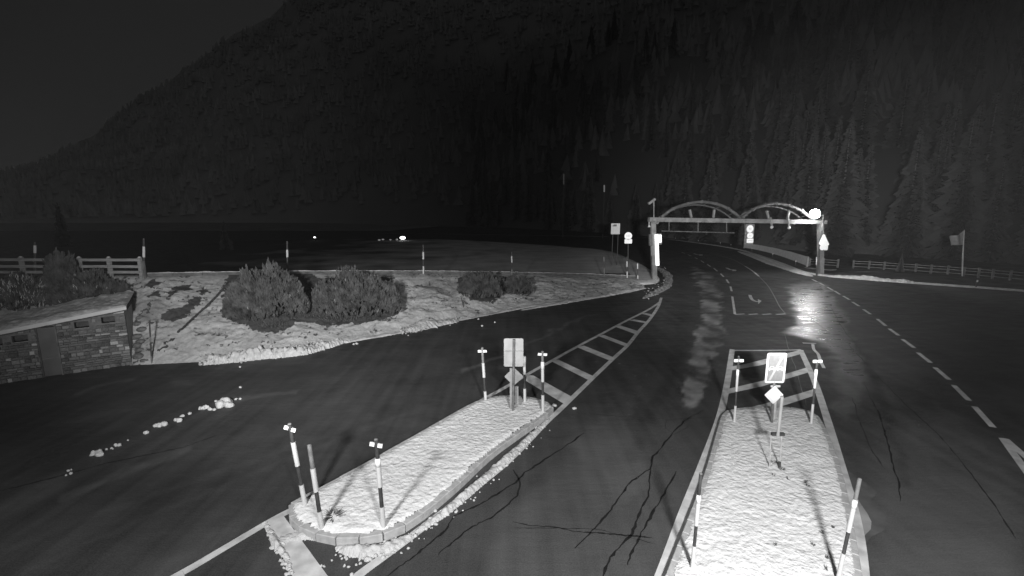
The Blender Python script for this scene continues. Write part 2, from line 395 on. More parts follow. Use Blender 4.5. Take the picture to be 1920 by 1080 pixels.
# lane lines beyond
for a_, b_ in (((1378, 589), (1373, 556)), ((1372, 546), (1369.5, 537)), ((1366.5, 531), (1362, 524)), ((1357, 519), (1351, 513)), ((1345, 508.5), (1338.5, 503)), ((1332.5, 500), (1326, 495.5)),
             ((1320, 492.5), (1314, 488.5)), ((1308, 485.5), (1303, 483)), ((1296, 480), (1290, 477.5)), ((1284, 475), (1278, 473))):
    strip([a_, b_], .14, smooth=False)
for x0, x1 in ((1378, 1396), (1404, 1421), (1429.5, 1446), (1455, 1473)): strip([(x0, 589.5), (x1, 588.5)], .16, smooth=False, z=.008)
RD = [((1523, 524), (1532, 528)), ((1536, 530), (1545, 535)), ((1551, 538), (1562, 544.5)), ((1565, 545.5), (1575, 552)), ((1581, 555), (1593, 562)), ((1598, 566), (1611, 574)), ((1619, 580), (1632, 589)),
      ((1645, 598), (1661, 611)), ((1667, 616), (1685, 629)), ((1692, 636), (1714, 652)), ((1721, 661), (1745, 680)), ((1753, 689), (1780, 712)), ((1788, 722), (1817, 751)), ((1827, 762), (1862, 801))]
for a_, b_ in RD: strip([a_, b_], .16, smooth=False)
strip([(1880, 822), (1925, 884), (1980, 960)], .17, smooth=False)
strip([(1884, 822), (1925, 858), (1990, 915)], .17, smooth=False, z=.008)
M_thin = mat('faded line', .22, .7, .06, 2)
strip([(1310, 471), (1345, 478), (1375, 487), (1397, 499)], .09, m=M_thin)
strip([(1397, 499), (1411, 508), (1423, 518)], .15, m=M_paint)
strip([(1423, 518), (1440, 536), (1452, 556), (1462, 575), (1472, 587)], .06, m=M_thin)
def arrow(pts, head, w):
    strip(pts, w, name='turn_arrow'); patch(head, name='turn_arrow', z=.008)
arrow([(1406, 553), (1409, 560), (1414, 564), (1422, 566)], [(1421, 561), (1428, 564), (1422, 570)], .22)
arrow([(1362, 502), (1368, 505), (1374, 506.5)], [(1373, 505), (1381, 506), (1380, 508), (1373, 508)], .3)
arrow([(1301, 475.5), (1306, 477), (1312, 478)], [(1311, 477), (1318, 477.5), (1317, 479), (1311, 479)], .3)
# tar-sealed cracks (real dark strips of sealing compound)
def crack(pts, w=.035, m=None, jit=1.6):
    q = []
    for (x1, y1), (x2, y2) in zip(pts[:-1], pts[1:]):
        n = max(2, int(math.hypot(x2-x1, y2-y1)/7))
        for i in range(n):
            t_ = i/n; q.append((x1+(x2-x1)*t_+random.uniform(-jit, jit), y1+(y2-y1)*t_+random.uniform(-jit, jit)*.6))
    q.append(pts[-1]); P = [G(*p_, .005) for p_ in q]; V = []; F = []
    for i, p in enumerate(P):
        d = (P[min(i+1, len(P)-1)]-P[max(i-1, 0)]).normalized(); s_ = Vector((-d.y, d.x, 0)); ww = w*random.uniform(.35, 1.25)*min(1, .25+min(i, len(P)-1-i)*.35)
        V += [p+s_*ww/2, p-s_*ww/2]
    mesh('tar_joint', V, [(2*i, 2*i+1, 2*i+3, 2*i+2) for i in range(len(P)-1)], m or M_tar, road)
crack([(720, 1085), (780, 1040), (835, 995), (850, 968), (900, 945), (950, 915), (968, 905), (985, 885), (1040, 850), (1095, 812)], .05)
crack([(820, 1040), (880, 990), (925, 968), (970, 930), (975, 905), (962, 880)], .042)
crack([(962, 978), (990, 985), (1040, 988), (1080, 997), (1130, 1000), (1222, 1008)], .04, jit=1)
crack([(962, 990), (1040, 990), (1120, 992), (1230, 1020)], .018, jit=1)
crack([(1078, 1028), (1120, 985), (1150, 950), (1180, 905), (1218, 880), (1225, 855), (1262, 812), (1282, 790), (1320, 768)], .045)
crack([(1128, 1085), (1145, 1045), (1185, 1000), (1200, 960), (1215, 930), (1220, 880)], .05)
crack([(1175, 1060), (1183, 1040), (1210, 985), (1245, 925), (1268, 883)], .05)
crack([(1250, 785), (1248, 802), (1262, 813)], .022); crack([(1276, 785), (1290, 800), (1262, 815)], .022)
crack([(1620, 715), (1632, 745), (1650, 778), (1665, 830), (1674, 872), (1685, 905), (1688, 940)], .035, jit=1.5)
crack([(1598, 745), (1612, 790), (1632, 840), (1660, 880)], .03, mat('tar faint', .03, .7))
crack([(1590, 645), (1650, 710), (1700, 760), (1760, 815), (1800, 862), (1860, 940), (1905, 1010)], .03, mat('tar joint faint', .02, .7), jit=.8)
crack([(1085, 775), (1160, 780), (1260, 786), (1340, 782)], .03, mat('cold joint', .03, .7), jit=.5)
crack([(0, 921), (70, 903), (125, 889), (200, 868), (280, 852), (345, 838), (410, 815)], .035, jit=.8)
crack([(1540, 565), (1562, 580), (1575, 610), (1600, 640), (1618, 665)], .03, jit=1.5); crack([(1500, 575), (1530, 605), (1560, 628)], .03, jit=1)
crack([(1470, 620), (1475, 640), (1488, 680), (1500, 715), (1512, 760)], .018, mat('chalk line', .22, .7), jit=1.2)
# pale broken marking with melted edge beside the right island
strip([(1505, 643), (1530, 644)], .12, smooth=False, m=M_paint2, z=.008)
strip([(1524, 645), (1526, 655), (1534, 664), (1538, 676), (1545, 690)], .12, m=M_paint2, z=.012)
strip([(1524, 676), (1541, 676)], .12, smooth=False, m=M_paint2, z=.016)
# thin slush film right of the island
M_film = mat('salt film', .25, .8, .06, 2, .004, 30)
patch([(1586, 900), (1598, 915), (1606, 932), (1616, 948), (1626, 962), (1634, 978), (1633, 992), (1622, 1003), (1615, 1018), (1612, 1040), (1604, 1035), (1594, 960)], name='slush_film', m=M_film, z=.0095)
M_film2 = mat('salt film faint', .085, .8, .02, 3)
patch([(1585, 880), (1597, 887), (1608, 899), (1618, 902), (1624, 905), (1626, 909), (1634, 912), (1643, 922), (1641, 930), (1632, 936), (1637, 941), (1648, 948), (1655, 958), (1663, 967), (1660, 976), (1668, 983), (1655, 996), (1634, 1006), (1620, 1022), (1612, 1040), (1600, 1000)], name='slush_film', m=M_film2, z=.0075)
# manhole covers
for (x, y) in ((115, 842), (78, 863)):
    c = G(x, y, .006); V = [c+Vector((.33*math.cos(i*math.pi/10), .33*math.sin(i*math.pi/10), 0)) for i in range(20)]
    V2 = [c+Vector((.26*math.cos(i*math.pi/10), .26*math.sin(i*math.pi/10), .004)) for i in range(20)]
    mesh('manhole_cover', V+V2, [(i, (i+1) % 20, 20+(i+1) % 20, 20+i) for i in range(20)]+[tuple(range(20, 40))], mat('cast iron', .05, .5, .02, 12), road)

# ------------------------------------------------------------------ meadow and verges
def sheet(name, outline, m, z, edge=-.06, rough_=0.05, kind='structure', step=None):
    """raised sheet: outline points on the ground, skirt down to the ground, gentle dome"""
    P = [G(*p, 0) for p in outline]; P = cat_rom(P+[P[0]], 5)[:-1]
    c = sum(P, Vector())/len(P); V = []; F = []; n = len(P); rings = [(1, edge), (.995, z*.8), (.97, z), (.8, z), (.6, z), (.4, z), (.2, z)]
    for k, h in rings:
        for p in P:
            q = c+(p-c)*k; V.append((q.x, q.y, h+(mnoise.noise(q*.7)*rough_ if h > 0 else 0)))
    for j in range(len(rings)-1):
        for i in range(n): F.append((j*n+i, j*n+(i+1) % n, (j+1)*n+(i+1) % n, (j+1)*n+i))
    V.append((c.x, c.y, z)); b0 = (len(rings)-1)*n
    for i in range(n): F.append((b0+i, b0+(i+1) % n, len(V)-1))
    return setp(mesh(name, V, F, m, None, True), kind=kind)
sheet('meadow', [(330, 470), (420, 455), (560, 450), (700, 449), (850, 450.5), (1000, 459), (1080, 465), (1140, 471), (1185, 488), (1222, 508), (1238, 526), (1210, 534), (1130, 530), (900, 530), (700, 530), (500, 530), (380, 520)], M_meadow, .12)
# the long verge between road and forest
vo = [(700, 437), (900, 440), (1100, 443.5), (1240, 447.5), (1320, 457), (1370, 465), (1420, 478), (1470, 496), (1505, 510), (1540, 517), (1600, 522), (1660, 527), (1750, 534), (1850, 541), (1960, 550), (2150, 566), (2400, 590)]
A = [G(*p) for p in vo]; A = cat_rom(A, 6)
V = []; F = []
ks = [(0, -.05), (.12, .13), (.6, .15), (3, .16), (8, .2), (20, .5), (45, .5)]
for i, p in enumerate(A):
    d = (A[min(i+1, len(A)-1)]-A[max(i-1, 0)]).normalized(); n_ = Vector((-d.y, d.x, 0))
    for k, h in ks: q = p+n_*k; V.append((q.x, q.y, h+(mnoise.noise(q*.4)*.12 if k > 1 else 0)))
m_ = len(ks)
F = [(i*m_+j, (i+1)*m_+j, (i+1)*m_+j+1, i*m_+j+1) for i in range(len(A)-1) for j in range(m_-1)]
verge = setp(mesh('verge', V, F, M_verge, None, True), kind='structure')
# kerb stones of the verge
def kerb_run(path, w, h, L, m, parent, z0=0.0, name='kerb_stone', gap=.004):
    P = path; acc = 0; cur = P[0]; seg = []
    lens = [0]
    for i in range(1, len(P)): lens.append(lens[-1]+(P[i]-P[i-1]).length)
    def at(s):
        for i in range(1, len(P)):
            if lens[i] >= s: t_ = (s-lens[i-1])/max(lens[i]-lens[i-1], 1e-6); return P[i-1].lerp(P[i], t_)
        return P[-1]
    s = 0; me = None; out = []
    while s < lens[-1]-.05:
        e = min(s+L, lens[-1]); a_, b_ = at(s), at(e); l = (b_-a_).length-gap
        if l > .03:
            if me is None or abs(e-s-L) > 1e-3 or True:
                mb = MB(); x = l/2; bv = .012
                V = [(-x, -w/2, 0), (x, -w/2, 0), (x, w/2, 0), (-x, w/2, 0), (-x, -w/2, h-bv), (x, -w/2, h-bv), (x, w/2, h-bv), (-x, w/2, h-bv),
                     (-x+bv, -w/2+bv, h), (x-bv, -w/2+bv, h), (x-bv, w/2-bv, h), (-x+bv, w/2-bv, h)]
                Fk = [(0, 1, 5, 4), (1, 2, 6, 5), (2, 3, 7, 6), (3, 0, 4, 7), (4, 5, 9, 8), (5, 6, 10, 9), (6, 7, 11, 10), (7, 4, 8, 11), (8, 9, 10, 11)]
            mid = (a_+b_)/2; ang = math.atan2(b_.y-a_.y, b_.x-a_.x)
            rot = Matrix.Translation(mid+Vector((0, 0, z0+random.uniform(-.004, .004)))) @ Matrix.Rotation(ang, 4, 'Z')
            o = mesh(name, [rot @ Vector(v) for v in V], Fk, m, parent); out.append(o)
        s = e
    return out
def sub_path(px, n=6): return cat_rom([G(*p) for p in px], n)
vk = sub_path([(1420, 478.5), (1470, 496.5), (1505, 510.5), (1540, 517.6), (1600, 522.6), (1660, 527.6), (1750, 534.6), (1850, 541.6), (1960, 550.6)])
kerb_run(vk, .15, .16, 1.0, M_kerb, verge, .0)

# ------------------------------------------------------------------ mountainside
ridge = [(-900, 385, 900), (-300, 370, 850), (0, 345, 800), (70, 325, 760), (145, 292, 720), (215, 252, 680), (300, 192, 640), (350, 160, 620), (400, 124, 600), (450, 90, 585), (500, 60, 570), (560, 22, 555),
         (640, -50, 540), (800, -120, 520), (1200, -190, 470), (1700, -220, 430), (2300, -220, 420), (3300, -200, 420)]
d0 = [(-900, 420), (0, 380), (300, 340), (600, 280), (850, 190), (1000, 150), (1200, 120), (1400, 92), (1550, 78), (1900, 74), (3300, 80)]
def rp(px): 
    xs = [r_[0] for r_ in ridge]; return np.interp(px, xs, [r_[1] for r_ in ridge]), np.interp(px, xs, [r_[2] for r_ in ridge])
def hill_xyz(px, t_):
    """t 0 foot .. 1 ridge, along the azimuth of image column px"""
    base = np.interp(px, [a_[0] for a_ in d0], [a_[1] for a_ in d0]); ry, rd = rp(px)
    az = math.atan2((px-960)/FPX, 1.0); dirx, diry = math.sin(az), math.cos(az)
    top = ray(px, ry); hx = math.hypot(top.x, top.y); hz = H+top.z/hx*rd
    r_ = base+(rd-base)*t_
    z = (hz)*(t_**1.12)
    v = Vector((dirx*r_, diry*r_, z))
    z += mnoise.fractal(Vector((v.x*.008, v.y*.008, 3)), 1, 2, 4)*26*min(1, t_*3)*(1-t_**6)
    if t_ > .9: z += mnoise.fractal(Vector((v.x*.03, v.y*.03, 8)), 1, 2, 3)*5
    return Vector((v.x, v.y, z))
cols = list(np.linspace(-900, 3300, 190)); rows = [-.02]+list(np.linspace(0, 1, 56))
V = []; F = []
for c_ in cols:
    for t_ in rows:
        if t_ < 0: v = hill_xyz(c_, 0); v.z = -1
        else: v = hill_xyz(c_, t_)
        V.append(v)
    v = hill_xyz(c_, 1); V.append((v.x*1.6, v.y*1.6, -5))
m_ = len(rows)+1
F = [(i*m_+j, (i+1)*m_+j, (i+1)*m_+j+1, i*m_+j+1) for i in range(len(cols)-1) for j in range(m_-1)]
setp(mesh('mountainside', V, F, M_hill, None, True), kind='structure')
# far forest reading as one mass: thousands of small ragged firs
mb = MB()
for k in range(7800):
    px = random.uniform(-150, 2150); t_ = random.uniform(.02, .97)**.8
    if px > 1150 and t_ < .12: continue
    if px < 520 and t_ > .93: t_ = .93
    p = hill_xyz(px, t_); h = random.uniform(6, 11); r_ = h*random.uniform(.2, .3); a0 = random.random()*6
    for (z0, z1, rr) in ((.08, .55, 1), (.38, 1, .68)):
        n = 6; ring_ = [p+Vector((math.cos(a0+i*6.283/n)*r_*rr*random.uniform(.7, 1.2), math.sin(a0+i*6.283/n)*r_*rr*random.uniform(.7, 1.2), h*z0*random.uniform(.8, 1.2))) for i in range(n)]
        mb.add(ring_+[p+Vector((random.uniform(-.2, .2), 0, h*z1))], [(i, (i+1) % n, n) for i in range(n)])
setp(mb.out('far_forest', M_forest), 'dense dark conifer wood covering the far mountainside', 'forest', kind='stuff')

# individual spruces of the slope behind the gantry
def spruce_meshes(seed, h=15.0):
    rd = random.Random(seed); cr = MB()
    z = h*.06
    while z < h*.985:
        f = 1-z/h; L = h*.19*(f**.85)*rd.uniform(.8, 1.15)+.12; n = max(5, int(9*f+5)); a0 = rd.random()*6.28
        for i in range(n):
            a_ = a0+i*6.283/n+rd.uniform(-.25, .25); l = L*rd.uniform(.65, 1.15); dx, dy = math.cos(a_), math.sin(a_)
            droop = l*rd.uniform(.25, .5); w = l*rd.uniform(.22, .34)
            p0 = Vector((0, 0, z+rd.uniform(-.1, .1))); p1 = p0+Vector((dx*l*.55, dy*l*.55, -droop*.35)); p2 = p0+Vector((dx*l, dy*l, -droop+l*.08))
            s_ = Vector((-dy, dx, 0))*w
            cr.add([p0, p1+s_, p2, p1-s_, p1+Vector((0, 0, w*.8)), p1-Vector((0, 0, w*1.1))], [(0, 1, 2), (0, 2, 3), (0, 4, 2), (0, 2, 5)])
        z += h*.026*(.6+f*.8)
    tr = MB(); tr.tube((0, 0, -.4), (0, 0, h*.95), h*.012+.04, .02, n=7)
    def mk(nm, b, mt):
        me = bpy.data.meshes.new(nm); me.from_pydata([tuple(v) for v in b.V], [], b.F); me.materials.append(mt); return me
    return mk('trunk', tr, M_bark), mk('crown', cr, M_spruce)
protos = [spruce_meshes(s_) for s_ in range(5)]
def spruce(p, sc, label, group, k=None, cat='tree'):
    o = empty('spruce_tree', p, label, cat, group); tm, cm = protos[k if k is not None else random.randrange(5)]
    s_ = sc/15.0; o.scale = (s_*random.uniform(.85, 1.15), s_*random.uniform(.85, 1.15), s_); o.rotation_euler = (0, 0, random.random()*6.28)
    for nm, me in (('trunk', tm), ('crown', cm)):
        c = bpy.data.objects.new(nm, me); COL.objects.link(c); c.parent = o
    return o
k = 0; tries = 0
while k < 235 and tries < 3000:
    tries += 1
    px = random.uniform(880, 2020); t_ = random.random()**1.6*.30
    p = hill_xyz(px, t_); spruce(p-Vector((0, 0, .3)), random.uniform(10, 19),
        'tall dark spruce in the forest on the slope behind the gantry', 'spruces in the forest on the slope behind the gantry'); k += 1

# ------------------------------------------------------------------ snowy embankment on the left
crest = [(-400, 520, 21.0), (0, 520, 22.0), (269, 518.5, 22.4), (539, 514, 25.5), (794, 513, 29.5), (959, 514.5, 34.5), (1100, 517.5, 39), (1190, 521.5, 41.3), (1210, 528, 41.0)]
foot = [(-400, 790), (0, 722), (245, 685), (370, 679), (500, 669), (605, 652), (700, 632), (830, 607), (900, 592), (1000, 574), (1100, 559), (1180, 549), (1210, 541)]
cP = [D(*c_) for c_ in crest]; fP = [G(*f_) for f_ in foot]
cx = [c_[0] for c_ in crest]; fx = [f_[0] for f_ in foot]
def ip(x, xs, P): return Vector([float(np.interp(x, xs, [p[i] for p in P])) for i in range(3)])
def bank_raw(x, s_):
    a_ = ip(x, fx, fP); b_ = ip(x, cx, cP)
    if x < 244: 
        k_ = min(1, (244-x)/10); a_ = a_+(b_-a_).normalized()*Vector((1, 1, 0)).length*0+Vector((a_.x*.03, a_.y*.03, 0))*k_
    zz = b_.z*(s_*.86+.14*math.sin(s_*math.pi/2)); p = a_.lerp(b_, s_); p.z = zz; return p
def bank_at(x, y):
    best = None
    for i in range(101):
        p = bank_raw(x, i/100); d_ = abs(proj(p)[1]-y)
        if best is None or d_ < best[0]: best = (d_, p)
    return best[1]
nc, nr = 560, 74
xs = np.linspace(-400, 1208, nc); BX = np.zeros((nr+4, nc)); BY = BX.copy(); BZ = BX.copy()
for j, x in enumerate(xs):
    for i in range(nr):
        p = bank_raw(x, i/(nr-1)); BX[i, j], BY[i, j], BZ[i, j] = p
    c_ = Vector((BX[nr-1, j], BY[nr-1, j], BZ[nr-1, j])); dr = Vector((c_.x, c_.y, 0)).normalized()
    for q, (dd, hh) in enumerate(((.6, 0.0), (2.2, -.06), (4.5, -c_.z*.55), (8, -c_.z-.1))):
        v = c_+dr*dd; BX[nr+q, j], BY[nr+q, j], BZ[nr+q, j] = v.x, v.y, c_.z+hh
S = np.linspace(0, 1, nr)[:, None]; env = np.zeros((nr+4, 1)); env[:nr] = np.sin(np.pi*np.clip(S, 0, 1))**.4
BZ += env*((vn(BX, BY+BZ, .8, 3)-.5)*.38+(vn(BX, BY+BZ, 5.0, 4, .65)-.5)*.22)
QX, QY = projn(BX, BY, BZ)
bx_ = QX+(vn(BX, BY+BZ*1.5, 3.5, 4)-.5)*26; by_ = QY+(vn(BX+9, BY+BZ*1.5, 3.5, 4)-.5)*14
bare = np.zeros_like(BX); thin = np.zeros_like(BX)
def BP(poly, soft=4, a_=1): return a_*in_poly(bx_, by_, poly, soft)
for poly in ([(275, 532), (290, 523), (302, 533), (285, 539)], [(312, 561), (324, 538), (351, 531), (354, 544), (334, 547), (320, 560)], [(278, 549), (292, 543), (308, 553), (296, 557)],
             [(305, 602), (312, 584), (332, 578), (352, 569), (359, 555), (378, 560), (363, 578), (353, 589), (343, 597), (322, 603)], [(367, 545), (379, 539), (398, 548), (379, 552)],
             [(418, 540), (420, 590), (440, 604), (500, 625), (530, 624), (556, 602), (600, 610), (680, 607), (748, 592), (745, 560), (735, 520), (600, 520), (560, 500), (430, 510)],  # shade under the big bushes, painted in as bare ground
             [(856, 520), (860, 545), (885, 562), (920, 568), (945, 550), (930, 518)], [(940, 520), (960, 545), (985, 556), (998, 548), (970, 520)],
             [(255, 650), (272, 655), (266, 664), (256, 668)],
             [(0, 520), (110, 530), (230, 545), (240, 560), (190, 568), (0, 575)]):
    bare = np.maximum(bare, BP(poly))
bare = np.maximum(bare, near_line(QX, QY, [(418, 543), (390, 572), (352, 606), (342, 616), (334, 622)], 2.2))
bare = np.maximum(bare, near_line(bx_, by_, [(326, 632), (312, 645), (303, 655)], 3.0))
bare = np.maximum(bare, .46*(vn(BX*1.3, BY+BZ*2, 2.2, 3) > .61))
for poly in ([(780, 520), (860, 525), (860, 560), (790, 540)], [(250, 575), (300, 560), (330, 600), (260, 600)]): thin = np.maximum(thin, BP(poly, 14, .6))
thin = np.maximum(thin, np.clip((530-QY)/12, 0, 1)*.45)
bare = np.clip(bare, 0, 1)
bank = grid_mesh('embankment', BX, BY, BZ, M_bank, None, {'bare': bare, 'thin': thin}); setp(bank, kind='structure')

# timber kerb beam along the crest, with a snow line
t_ = empty('crest_kerb_beam', D(700, 513, 28), 'long low timber kerb beam running along the top of the snowy embankment', 'kerb beam')
cpts = cat_rom([D(x, y-1.0, d_+.25) for x, y, d_ in crest[1:-1]], 5)
for a_, b_ in zip(cpts[:-1], cpts[1:]):
    if proj(a_)[0] < 262: continue
    g_ = (b_-a_).normalized()*.01
    mb = MB(); mb.box(a_+Vector((0, 0, .05)), b_-g_+Vector((0, 0, .05)), .16, .16); mb.out('beam', M_woodd, t_)
mb = MB()
for i in range(len(cpts)-1):
    a_, b_ = cpts[i], cpts[i+1]
    if proj(a_)[0] < 262: continue
    n = 8
    for q in range(n):
        p, r_ = a_.lerp(b_, q/n), a_.lerp(b_, (q+1)/n); hh = .03+.04*max(0, mnoise.noise(p*2)+.3)
        mb.box(p+Vector((0, .06, .13+hh/2)), r_+Vector((0, .06, .13+hh/2)), .13, hh)
mb.out('snow_line', mat('thin snow', .38, .9, .1, 4), t_)

# ------------------------------------------------------------------ snow banks, heaps, lumps
def snow_ridge(px, w, h, label, zb=0.0, m=None, seed=0, n=14, rough_=1.0, cat='snow bank', name='snow_bank', lean=0, group=None):
    P = cat_rom([G(*p, zb) for p in px], n); L = len(P); K = 15; V = []; F = []
    for i, p in enumerate(P):
        d_ = (P[min(i+1, L-1)]-P[max(i-1, 0)]).normalized(); s_ = Vector((-d_.y, d_.x, 0)); e = math.sin(math.pi*min(1, max(0, (i+.0)/(L-1))))**.35
        ww = w*(.65+.7*mnoise.noise(Vector((i*.23, seed, 1)))**2+.35*abs(mnoise.noise(Vector((i*.6, seed, 5)))))*max(e, .05)
        for k_ in range(K+1):
            u = k_/K*2-1; q = p+s_*u*ww/2*(1+.25*mnoise.noise(Vector((i*.5, u*2, seed+9))))
            hh = h*max(0, 1-u*u)**.6*e*(.7+.5*mnoise.noise(q*1.3+Vector((seed, 0, 0)))+.35*rough_*abs(mnoise.noise(q*3.3+Vector((0, seed, 0))))+.16*rough_*mnoise.noise(q*9))
            V.append((q.x, q.y, zb-.02+max(hh, 0)))
    F = [(i*(K+1)+k_, (i+1)*(K+1)+k_, (i+1)*(K+1)+k_+1, i*(K+1)+k_+1) for i in range(L-1) for k_ in range(K)]
    return setp(mesh(name, V, F, m or M_snow, None, True), label, cat, group)
snow_ridge([(372, 684), (430, 677), (500, 669), (560, 663), (607, 652), (650, 640)], 1.0, .42, 'rough ploughed snow bank at the foot of the snowy slope below the big bushes', n=40, rough_=2.2)
snow_ridge([(600, 650), (680, 636), (760, 622), (840, 606)], .5, .14, 'thin low snow edge between the two ploughed heaps at the foot of the slope', seed=3, n=30)
snow_ridge([(750, 622), (780, 616), (815, 608), (860, 601)], 1.7, .34, 'crumbly heap of snow pushed onto the dark asphalt edge at mid slope', seed=5, n=40)
snow_ridge([(840, 605), (900, 593), (1000, 574), (1100, 558), (1160, 549)], .5, .10, 'faint snow edge along the asphalt beneath the right bushes', seed=6, n=30)
snow_ridge([(975, 582), (1060, 567), (1130, 555), (1180, 546), (1212, 540)], .9, .2, 'flat tapering snow strip running towards the left gantry post', seed=7, n=30)
snow_ridge([(1205, 560), (1232, 548), (1250, 535), (1252, 518), (1238, 506), (1218, 496)], 1.0, .25, 'curved snow heap wrapped round the foot of the left gantry post', seed=8, n=40, rough_=3.2, m=mat('dull snow', .20, .9, .08, 5, .06, 8))
snow_ridge([(1552, 518.5), (1590, 521), (1640, 525), (1700, 529.5), (1712, 530)], 1.5, .32, 'low white snow ridge on the kerb right of the lamp post', zb=.1, seed=9, n=30)
snow_ridge([(1700, 529.6), (1760, 534.5), (1830, 539), (1925, 547)], .4, .10, 'thin snow line along the kerb below the flagpole', zb=.12, seed=10, n=30, m=mat('thin kerb snow', .4, .9, .1, 3))
snow_ridge([(1250, 448), (1330, 458.5), (1385, 468), (1425, 480), (1470, 497), (1515, 512)], .9, .12, 'pale snow strip following the outer edge of the road bend below the plank barrier', zb=.1, seed=12, n=20, m=mat('strip snow', .5, .9, .08, 3))
snow_ridge([(1385, 471), (1415, 481), (1445, 492), (1480, 504), (1522, 518)], 2.3, .10, 'wide pale snow band on the outer road edge left of the right gantry post', zb=.02, seed=21, n=24, rough_=1.6, m=mat('band snow', .62, .9, .10, 3, .05, 8))
snow_ridge([(1590, 503), (1560, 506), (1530, 504), (1500, 500)], 2.0, .08, 'flat snow patch in front of the right end of the plank barrier', zb=.14, seed=13, n=14, m=mat('strip snow two', .45, .9, .08, 3))
snow_ridge([(770, 1004), (830, 965), (900, 906), (960, 852), (1000, 815), (1034, 782)], .34, .13, 'crumbly snow ridge lying along the right kerb of the left traffic island', seed=14, n=60, rough_=1.6, m=M_lump)
snow_ridge([(630, 1024), (670, 1035), (720, 1030), (775, 1003)], .45, .13, 'crumbled snow curving round the near kerb of the left traffic island', seed=15, n=30, rough_=2, m=M_lump)
snow_ridge([(505, 1030), (540, 1010), (585, 1003), (608, 1010)], .42, .14, 'smooth tongue of snow lying across the wide white bar', seed=16, n=30, m=M_lump)
snow_ridge([(497, 985), (512, 1005), (520, 1025), (545, 1050)], .22, .10, 'knobbly snow edge left of the wide white bar', seed=17, n=40, rough_=2, m=M_lump)
snow_ridge([(520, 985), (548, 1000), (565, 1030)], .4, .03, 'thin snow film over the upper end of the wide white bar', seed=18, n=20, m=M_lump)

def lump(px, py, wpx, hpx, label, z=0.0, group=None, knobs=3, seed=None):
    c = G(px, py, z); s_ = FPX/(c.y*cp+H*sp_); W_ = wpx/s_*.85; Hh = max(hpx/s_*.8, W_*.35)
    bm = bmesh.new(); rd = random.Random(int(px*7+py)); 
    for q in range(knobs):
        u = (q/(max(knobs-1, 1))-.5) if knobs > 1 else 0
        k_ = .5 if knobs > 1 else 1
        o = Vector((u*W_*.62+rd.uniform(-.05, .05)*W_, rd.uniform(-.25, .25)*W_, 0)); r_ = W_*(.5 if knobs == 1 else rd.uniform(.20, .34))
        ret = bmesh.ops.create_icosphere(bm, subdivisions=3, radius=r_, matrix=Matrix.Translation(o+Vector((0, 0, r_*.35))) @ Matrix.Diagonal((1, .8, min(1, Hh/r_*.7), 1)))
    for v in bm.verts:
        n_ = mnoise.noise(v.co*(3.2/max(W_, .05))+Vector((px, py, 0)))*.22+mnoise.noise(v.co*(9/max(W_, .05))+Vector((py, 0, px)))*.08
        v.co += v.normal*n_*W_*.6 if v.normal.length > 0 else Vector()
        if v.co.z < -.01: v.co.z = -.01
    me = bpy.data.meshes.new('snow_lump'); bm.to_mesh(me); bm.free(); me.shade_smooth()
    o = link('snow_lump', me, M_lump); o.location = c; return setp(o, label, 'snow lump', group or 'snow lumps scattered on the asphalt')
